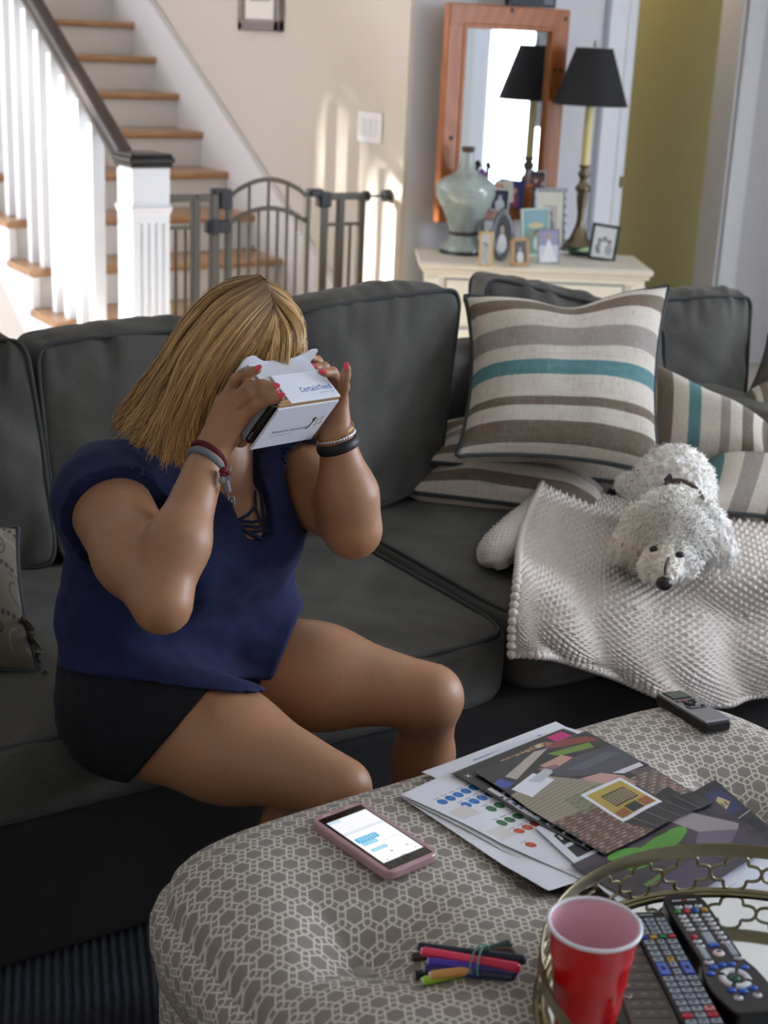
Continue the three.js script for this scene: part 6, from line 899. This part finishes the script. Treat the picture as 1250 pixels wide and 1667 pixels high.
    poly('#e8ebf4', [[0.05, 0.26], [0.3, 0.2], [0.36, 0.32], [0.1, 0.38]]); poly('#c2c8cc', [[0.2, 0.25], [0.4, 0.2], [0.44, 0.25], [0.26, 0.3]]); poly('#3353a8', [[0.0, 0.16], [0.08, 0.14], [0.12, 0.22], [0.03, 0.24]]);
    poly('#4a4d57', [[0.42, 0.24], [0.7, 0.2], [1.0, 0.22], [1.0, 0.46], [0.8, 0.48], [0.66, 0.42], [0.5, 0.36], [0.4, 0.3]]); poly('#5a5e6a', [[0.5, 0.28], [0.9, 0.26], [0.96, 0.32], [0.6, 0.34]]); poly('#d9d6dd', [[0.72, 0.46], [0.98, 0.46], [0.97, 0.5], [0.78, 0.5]]); poly('#c79c92', [[0.5, 0.4], [0.66, 0.42], [0.76, 0.52], [0.72, 0.6], [0.6, 0.54]]); poly('#b58d86', [[0.6, 0.52], [0.74, 0.5], [0.78, 0.62], [0.7, 0.64]]); poly('#5f5152', [[0.82, 0.5], [1, 0.52], [1, 0.86], [0.86, 0.8]]); poly('#9a6058', [[0.88, 0.68], [0.97, 0.78], [0.94, 0.82], [0.86, 0.72]]);
    for (let j = 0; j < 16; j++) for (let i = 0; i < 9; i++) { const y = 0.62 + j * 0.024, x = i * 0.05 + (j % 2) * 0.025; c.fillStyle = ['#7d5c50', '#8a6a5c', '#6f5348', '#93776a'][(i * 7 + j * 3) % 4]; c.fillRect(x * w, y * h, 0.046 * w, 0.019 * h); } for (let j = 0; j < 8; j++) for (let i = 0; i < 8; i++) { c.fillStyle = ['#6f7458', '#7f8264'][(i + j) % 2]; c.fillRect((0.24 + i * 0.04) * w, (0.5 + j * 0.02) * h, 0.037 * w, 0.015 * h); } for (let j = 0; j < 12; j++) for (let i = 0; i < 7; i++) { c.fillStyle = ['#857266', '#97887a', '#6f6156'][(i + j) % 3]; c.fillRect((0.74 + i * 0.036) * w, (0.56 + j * 0.024) * h, 0.033 * w, 0.018 * h); }
    poly('#23252a', [[0.36, 0.84], [0.9, 0.74], [0.9, 1], [0.44, 1]]); c.strokeStyle = '#8f9094'; c.lineWidth = 3; for (let i = 0; i < 5; i++) { c.beginPath(); c.moveTo((0.44 + i * 0.1) * w, 0.82 * h); c.lineTo((0.48 + i * 0.1) * w, h); c.stroke(); }
    c.fillStyle = '#e6ebf2'; c.fillRect(0.36 * w, 0.52 * h, 0.36 * w, 0.32 * h); c.fillStyle = '#b9a24a'; c.fillRect(0.385 * w, 0.545 * h, 0.31 * w, 0.27 * h); c.fillStyle = '#3a332a'; c.fillRect(0.45 * w, 0.60 * h, 0.2 * w, 0.12 * h); c.fillStyle = '#a89a70'; for (let i = 0; i < 9; i++) c.fillRect((0.46 + i * 0.021) * w, 0.61 * h, 0.012 * w, 0.1 * h); c.fillStyle = '#9a5a34'; c.fillRect(0.6 * w, 0.74 * h, 0.09 * w, 0.07 * h); c.fillRect(0.39 * w, 0.75 * h, 0.09 * w, 0.06 * h); c.fillStyle = '#26282c'; c.fillRect(0.49 * w, 0.74 * h, 0.1 * w, 0.07 * h);
    for (let i = 0; i < 3000; i++) { c.fillStyle = `rgba(${rnd() * 255 | 0},${rnd() * 255 | 0},${rnd() * 255 | 0},0.05)`; c.fillRect(rnd() * w, rnd() * h, 5, 5); }
  }), { gloss: 0.25 });
}
{ // voice recorder: x along its length
  const A = onOtt(1086, 1150), B = onOtt(1168, 1197), C = onOtt(1068, 1158); A.y += 0.006; B.y += 0.004;
  const t = thing('voice_recorder', 'small silver and black voice recorder at the far corner of the ottoman', 'recorder', A); layOn(t, A, B, C); const L = A.distanceTo(B), w = 0.047;
  obj('shell', rbox(L, 0.018, w, 0.005, L / 2, 0.009, 0, 3), M(0x101114, 0.35), t); obj('face', rbox(L - 0.008, 0.004, w - 0.003, 0.0015, L / 2 + 0.003, 0.0185, 0), M(0xa7aab0, 0.3, { metalness: 0.7 }), t);
  obj('bezel', rbox(0.034, 0.002, w - 0.012, 0.0008, 0.024, 0.0205, 0), M(0x191b1e, 0.25), t); obj('display', rbox(0.026, 0.001, w - 0.018, 0.0004, 0.024, 0.0218, 0), M(0x59605a, 0.3), t);
  obj('jog_ring', new THREE.TorusGeometry(0.008, 0.0028, 8, 24).rotateX(Math.PI / 2).translate(0.062, 0.0212, 0), M(0x15161a, 0.3), t); obj('jog_key', cyl(0.0042, 0.0042, 0.003, 16, 0.062, 0.0212, 0), M(0x2a2c30, 0.3), t);
  obj('record_key', cyl(0.003, 0.003, 0.003, 14, 0.050, 0.0212, 0.007), M(0xc04a50, 0.35), t); for (const [x, z] of [[0.049, -0.013], [0.075, -0.013], [0.049, 0.015], [0.075, 0.013]]) obj('key', rbox(0.005, 0.002, 0.006, 0.0008, x, 0.0208, z), M(0x1c1d21, 0.35), t);
  obj('slot', rbox(0.004, 0.0014, w - 0.016, 0.0005, 0.082, 0.0206, 0), M(0x1a1b1e, 0.4), t); obj('clip_mark', [rbox(0.003, 0.004, 0.002, 0.0006, 0.04, 0.01, w / 2), rbox(0.003, 0.004, 0.002, 0.0006, 0.05, 0.01, w / 2)], M(0x3a3c42, 0.4), t);
}
// ---- felt pens held by a rubber band
{
  const pen = (label, a, b, col, capCol, lift, r = 0.0052) => {
    const A = onOtt(a[0], a[1], lift), B = onOtt(b[0], b[1], lift), L = A.distanceTo(B), t = thing('felt_pen', label, 'pen', A, 'felt pens bundled on the ottoman');
    t.quaternion.setFromUnitVectors(V(1, 0, 0), B.clone().sub(A).normalize());
    obj('barrel', [cyl(r, r, L * 0.62, 20).rotateZ(Math.PI / 2).translate(L * 0.31, 0, 0)], M(col, 0.28), t);
    obj('pen_cap', lathe([[0.001, L], [r * 0.75, L], [r * 1.12, L - 0.004], [r * 1.12, L * 0.6], [r * 0.9, L * 0.6]], 20).rotateZ(-Math.PI / 2), M(capCol ?? col, 0.3), t);
    obj('end_plug', [cyl(r * 0.8, r * 0.8, 0.004, 16).rotateZ(Math.PI / 2).translate(-0.001, 0, 0)], M(new THREE.Color(col).lerp(new THREE.Color(0xffffff), 0.35), 0.4), t); return t;
  };
  pen('dark green felt pen, farthest end poking out at the back right of the bundle', [700, 1580], [832, 1536], 0x143a32, 0x143a32, 0.007);
  pen('brown felt pen lying lowest at the back of the bundle', [672, 1558], [838, 1549], 0x4a2a1c, 0x4a2a1c, 0.007);
  pen('black felt pen, its end sticking out lower left of the bundle', [676, 1588], [830, 1556], 0x10141c, 0x10141c, 0.007);
  pen('lime green felt pen at the near edge of the bundle', [690, 1597], [790, 1574], 0xa8d83a, 0x8aa03a, 0.006);
  pen('orange felt pen next to the lime green one', [702, 1588], [812, 1574], 0xd79a58, 0xc8863a, 0.011);
  pen('dark blue felt pen below the purple one', [694, 1577], [838, 1590], 0x232a6e, 0x141a40, 0.012);
  pen('purple felt pen in the middle of the bundle', [700, 1566], [842, 1583], 0x4a2fb0, 0x2a1a60, 0.017);
  pen('navy felt pen, topmost and farthest back of the bundle', [683, 1541], [856, 1563], 0x16203a, 0x16203a, 0.017);
  pen('bright pink felt pen lying on top of the bundle', [690, 1549], [846, 1576], 0xf03a62, 0xd02848, 0.023);
  const c = onOtt(783, 1566, 0.012), ax = onOtt(846, 1576, 0.012).sub(onOtt(690, 1552, 0.012)).normalize(), q = new THREE.Quaternion().setFromUnitVectors(V(0, 0, 1), ax);
  const rb = thing('rubber_band', 'pale green rubber band wound round the felt pens', 'rubber band', c); const bm = M(0x5f9a84, 0.6);
  for (const o of [-0.0035, 0.0025]) obj('loop', new THREE.TorusGeometry(1, 0.055, 6, 40).scale(0.021, 0.0165, 0.021).applyQuaternion(new THREE.Quaternion().setFromAxisAngle(V(0, 1, 0), o * 20)).applyQuaternion(q).translate(ax.x * o, ax.y * o + 0.001, ax.z * o), bm, rb);
}
// ---------------------------------------------------------------- round tray, cup, remotes
const TY = 0.548, TC = V(1.06, 0, -0.815), TR = 0.252;
{
  const t = thing('tray', 'round brass tray with a quatrefoil lattice rim and mirrored base', 'tray', V(TC.x, OTY + 0.002, TC.z)); const y0 = OTY + 0.002;
  const brass = M(0x8d8466, 0.28, { metalness: 0.85 }), H = 0.062;
  obj('base', cyl(TR - 0.004, TR - 0.004, 0.006, 72, 0, 0.005, 0), brass, t); obj('mirror_plate', cyl(TR - 0.012, TR - 0.012, 0.002, 72, 0, 0.009, 0), M(0xdfe6e8, 0.06, { metalness: 1 }), t);
  obj('top_band', lathe([[TR - 0.002, H - 0.002], [TR + 0.001, H - 0.002], [TR + 0.001, H + 0.014], [TR - 0.002, H + 0.014], [TR - 0.002, H - 0.002]], 110), brass, t);
  obj('bottom_ring', [new THREE.TorusGeometry(TR, 0.004, 10, 110).rotateX(Math.PI / 2).translate(0, 0.012, 0), new THREE.TorusGeometry(TR - 0.006, 0.0022, 8, 110).rotateX(Math.PI / 2).translate(0, 0.011, 0)], brass, t);
  const n = 26, rh = (H - 0.016) / 2, foil = (() => { const p = []; for (let i = 0; i < 64; i++) { const a = i / 64 * Math.PI * 2, lob = 1 + 0.24 * Math.abs(Math.cos(2 * a)) ** 0.7 - 0.22 * Math.abs(Math.sin(2 * a)) ** 6; p.push([Math.cos(a) * lob * 0.8, Math.sin(a) * lob * 0.8]); } return p; })();
  const wq = Math.PI * TR / n;
  for (let k = 0; k < n; k++) { const a0 = k / n * Math.PI * 2, pts = foil.map(([x, y]) => { const a = a0 + x * wq / TR; return V(Math.cos(a) * TR, 0.014 + rh + y * rh, Math.sin(a) * TR); }); obj('quatrefoil', tube(pts, 0.0021, 90, 6, true), brass, t); }
}
{ // cup
  const R = atY(968, 1502, TY + 0.121), P = V(R.x, TY - 0.0005, R.z), t = thing('cup', 'red plastic party cup with a white inside standing in the tray', 'cup', P);
  const H = 0.12, r0 = 0.031, r1 = 0.0455, out = [[0.001, 0.004], [r0 - 0.003, 0.004], [r0 - 0.002, 0], [r0, 0.001]]; for (let i = 0; i <= 24; i++) { const u = i / 24; let r = mix(r0, r1, u); r += 0.0009 * (Math.abs(((u * 4) % 1) - 0.02) < 0.06 ? 1 : 0); out.push([r, 0.002 + u * (H - 0.004)]); } out.push([r1 + 0.0002, H - 0.001], [r1 - 0.0006, H - 0.001]);
  const red = MP(0xd40c18, 0.25, { clearcoat: 0.5, clearcoatRoughness: 0.15 });
  obj('shell', deform(lathe(out, 72), (v) => { const a = Math.atan2(v.z, v.x), k = cl(v.y / H); v.x *= 1 + 0.006 * Math.cos(a * 9) * (1 - k); v.z *= 1 + 0.006 * Math.cos(a * 9) * (1 - k); }), red, t);
  obj('inside', lathe([[r1 - 0.0005, H - 0.001], [mix(r0, r1, 0.5) - 0.001, H * 0.5], [r0 - 0.001, 0.006], [0.001, 0.006]], 60), MP(0xf4c4d0, 0.3, { side: THREE.DoubleSide }), t);
  obj('lip', new THREE.TorusGeometry(r1 + 0.0006, 0.0022, 10, 72).rotateX(Math.PI / 2).translate(0, H, 0), M(0xeceaf2, 0.25), t);
}
function remote(name, label, a, b, w0, w1, h, y) {     // x from its far end a to its near end b
  const A = atY(a[0], a[1], y), B = atY(b[0], b[1], y), t = thing(name, label, 'remote', A, 'remotes in the tray'); const x = B.clone().sub(A).normalize(); t.quaternion.setFromRotationMatrix(new THREE.Matrix4().makeBasis(x, V(0, 1, 0), x.clone().cross(V(0, 1, 0)))); t.userData.L = A.distanceTo(B); return t;
}
const signs = M(0x24262b, 0.5);
{ // slim black remote with grey and blue keys
  const L0 = 0.225, t = remote('remote_control', 'slim black remote with grey, blue and coloured square keys, middle of the three', [1047, 1487], [1150, 1680], 0.045, 0.05, 0.02, TY + 0.012); delete t.userData.L; const w = 0.046;
  obj('shell', rbox(L0, 0.016, w, 0.005, L0 / 2, -0.004, 0, 3), M(0x0f1013, 0.3), t);
  const grey = M(0x98a4b0, 0.4), blue = M(0x4a67c4, 0.4), col = { b: M(0x2a2f9a, 0.35), y: M(0xb8963a, 0.35), g: M(0x1f7a50, 0.35), r: M(0xc02a38, 0.35), p: M(0xd9888c, 0.4) };
  const key = (x, z, lx, lz, m, s = 1) => { const k = obj('key', rbox(lx, 0.003, lz, 0.0012, x, 0.0045, z), m, t); if (s) obj('key_mark', rbox(lx * 0.28, 0.0005, lz * 0.4, 0.0002, x, 0.0062, z), signs, k); };
  let x = 0.02; for (let r = 0; r < 4; r++, x += 0.0082) for (let c = -1; c < 2; c++) key(x, c * 0.0135, 0.006, 0.011, grey);
  ['b', 'y', 'g', 'r'].forEach((k, i) => key(x, 0.0165 - i * 0.011, 0.0055, 0.0085, col[k], 0)); x += 0.0095;
  for (let r = 0; r < 4; r++, x += 0.0105) for (let c = -1; c < 2; c++) key(x, c * 0.0135, 0.0075, c ? 0.0115 : 0.008, r === 3 && !c ? col.y : grey);
  key(x + 0.006, -0.0135, 0.021, 0.0115, blue); key(x + 0.006, 0.0135, 0.021, 0.0115, blue); key(x - 0.001, 0, 0.009, 0.0085, grey); key(x + 0.012, 0, 0.009, 0.0085, grey); x += 0.0235;
  for (let r = 0; r < 8; r++, x += 0.0102) for (let c = -1; c < 2; c++) key(x, c * 0.0135, 0.0072, 0.0115, r === 5 && c === -1 ? col.p : r === 6 && c ? col.r : grey);
  obj('maker_mark', rbox(0.003, 0.0004, 0.016, 0.0001, 0.009, 0.0042, 0), M(0x8f959c, 0.4), t);
}
{ // large black remote with round white keys
  const t = remote('remote_control', 'large black cable remote with round white, blue and coloured keys, right of the three', [1106, 1462], [1222, 1640], 0.05, 0.06, 0.02, TY + 0.016); delete t.userData.L; const L = 0.215;
  const s = new THREE.Shape(), pr = [[0, 0.012], [0.004, 0.019], [0.02, 0.0235], [0.06, 0.0235], [0.1, 0.0235], [0.128, 0.024], [0.145, 0.029], [0.17, 0.032], [0.19, 0.029], [0.212, 0.022], [L, 0.014]];
  s.moveTo(pr[0][0], -pr[0][1]); s.splineThru(pr.slice(1).map(([x, z]) => new THREE.Vector2(x, -z))); s.lineTo(L, 0.014); s.splineThru(pr.slice(0, -1).reverse().map(([x, z]) => new THREE.Vector2(x, z))); s.closePath();
  obj('shell', new THREE.ExtrudeGeometry(s, { depth: 0.016, bevelEnabled: true, bevelSize: 0.002, bevelThickness: 0.003, bevelSegments: 3, curveSegments: 20 }).rotateX(Math.PI / 2).translate(0, 0.002, 0), M(0x0b0b0d, 0.3), t);
  const wh = M(0xd7dae0, 0.35), gy = M(0x9aa7b2, 0.4), bl = M(0x2f62c8, 0.35), c2 = { g: M(0x2f8a4a, 0.35), r: M(0xc8303c, 0.35), y: M(0xc0982a, 0.35) };
  const dome = (x, z, rx, rz, m, mark = 1) => { const k = obj('key', sph(1, 0, 0, 0, 16).scale(rx, 0.0028, rz).translate(x, 0.005, z), m, t); if (mark) obj('key_mark', rbox(rx * 0.5, 0.0006, rz * 0.8, 0.0002, x, 0.0078, z), signs, k); };
  for (const z of [-0.012, 0, 0.012]) dome(0.026, z, 0.0034, 0.005, wh);
  [['y', -0.0165], ['b', -0.0055], ['r', 0.0055], ['g', 0.0165]].forEach(([k, z]) => dome(0.034, z, 0.0034, 0.0042, c2[k] ?? bl, 0));
  for (let r = 0; r < 4; r++) for (const z of [-0.0145, 0, 0.0145]) dome(0.044 + r * 0.0085, z, 0.0034, 0.0052, r === 2 && !z ? gy : wh);
  dome(0.083, 0.016, 0.0034, 0.0042, c2.r, 0); obj('key', rbox(0.021, 0.004, 0.011, 0.0018, 0.087, 0.005, 0.0005), gy, t); for (const [x, z] of [[0.079, -0.0155], [0.0875, -0.0155], [0.097, -0.0155], [0.092, 0.0155], [0.101, 0.0155]]) dome(x, z, 0.0034, 0.0056, wh);
  obj('key', rbox(0.006, 0.004, 0.013, 0.0018, 0.1005, 0.005, 0), bl, t); obj('key', rbox(0.022, 0.004, 0.0085, 0.0018, 0.1135, 0.005, 0.0165), gy, t); obj('key', rbox(0.022, 0.004, 0.0085, 0.0018, 0.1105, 0.005, -0.0165), gy, t); dome(0.115, 0, 0.0062, 0.0068, M(0xe8d8d8, 0.35)); dome(0.130, 0.0175, 0.0036, 0.0058, wh); dome(0.126, -0.0185, 0.0036, 0.0058, wh);
  const arc = (a) => { const g = new THREE.TorusGeometry(0.0135, 0.0042, 8, 14, 1.25).rotateX(Math.PI / 2).scale(1, 0.6, 1).rotateY(a); return g.translate(0.160, 0.005, 0); }; for (let i = 0; i < 4; i++) obj('key', arc(i * Math.PI / 2 + 0.9), wh, t);
  dome(0.160, 0, 0.0052, 0.0058, M(0x2a6a50, 0.35)); for (const [x, z] of [[0.139, 0.016], [0.136, 0.005], [0.136, -0.006], [0.143, -0.018], [0.149, 0.0235], [0.179, 0.012], [0.182, 0.0005], [0.178, -0.0125]]) dome(x, z, 0.0036, 0.0052, bl, 0); dome(0.192, 0.010, 0.0042, 0.005, wh); dome(0.190, -0.012, 0.0042, 0.005, wh);
  obj('maker_mark', [rbox(0.003, 0.0004, 0.011, 0.0001, 0.0125, 0.0053, 0.009), rbox(0.003, 0.0004, 0.011, 0.0001, 0.0125, 0.0053, -0.009)], M(0xb9bcc2, 0.4), t); obj('maker_mark_red', rbox(0.003, 0.0004, 0.005, 0.0001, 0.0125, 0.0053, 0), M(0xc02a2a, 0.4), t);
}
{ // flat grey remote lying half under the cup's side
  const t = remote('remote_control', 'flat grey-brown remote with faint printed keys, left of the three', [1012, 1530], [1075, 1700], 0.05, 0.05, 0.012, TY + 0.006); delete t.userData.L; const L = 0.16, w = 0.052;
  obj('shell', rbox(L, 0.012, w, 0.003, L / 2, 0, 0, 3), M(0x4a4640, 0.45), t); const lm = M(0x8a867c, 0.5);
  for (let i = 0; i < 9; i++) obj('groove', rbox(0.0008, 0.0006, w - 0.01, 0.0002, 0.02 + i * 0.0155, 0.0061, 0), M(0x26241f, 0.6), t);
  for (let i = 0; i < 9; i++) for (const z of [-0.014, 0, 0.014]) obj('key_mark', rbox(0.0016, 0.0005, 0.006, 0.0002, 0.012 + i * 0.0155, 0.0062, z), i === 2 && z ? M(z < 0 ? 0xa84a34 : 0x3f7a60, 0.5) : lm, t);
  obj('chevron', [bar(V(0.092, 0.0064, 0.022), V(0.088, 0.0064, 0.018), 0.0006), bar(V(0.088, 0.0064, 0.018), V(0.092, 0.0064, 0.014), 0.0006), bar(V(0.108, 0.0064, 0.022), V(0.112, 0.0064, 0.018), 0.0006), bar(V(0.112, 0.0064, 0.018), V(0.108, 0.0064, 0.014), 0.0006)], M(0xd0cec6, 0.4), t);
}
{ // red-edged black case under the cup
  const A = atY(1000, 1590, TY + 0.004), B = atY(1045, 1690, TY + 0.004), t = thing('glasses_case', 'black case with a red edge lying between the cup and the grey remote', 'case', A); const x = B.clone().sub(A).normalize(); t.quaternion.setFromRotationMatrix(new THREE.Matrix4().makeBasis(x, V(0, 1, 0), x.clone().cross(V(0, 1, 0))));
  obj('body', rbox(0.13, 0.008, 0.02, 0.003, 0.065, 0.001, 0.012), M(0x0d0c0d, 0.4), t); obj('red_edge', rbox(0.13, 0.009, 0.004, 0.0015, 0.065, 0.0015, 0), M(0xb0101c, 0.3), t);
}
renderer.render(scene, camera);
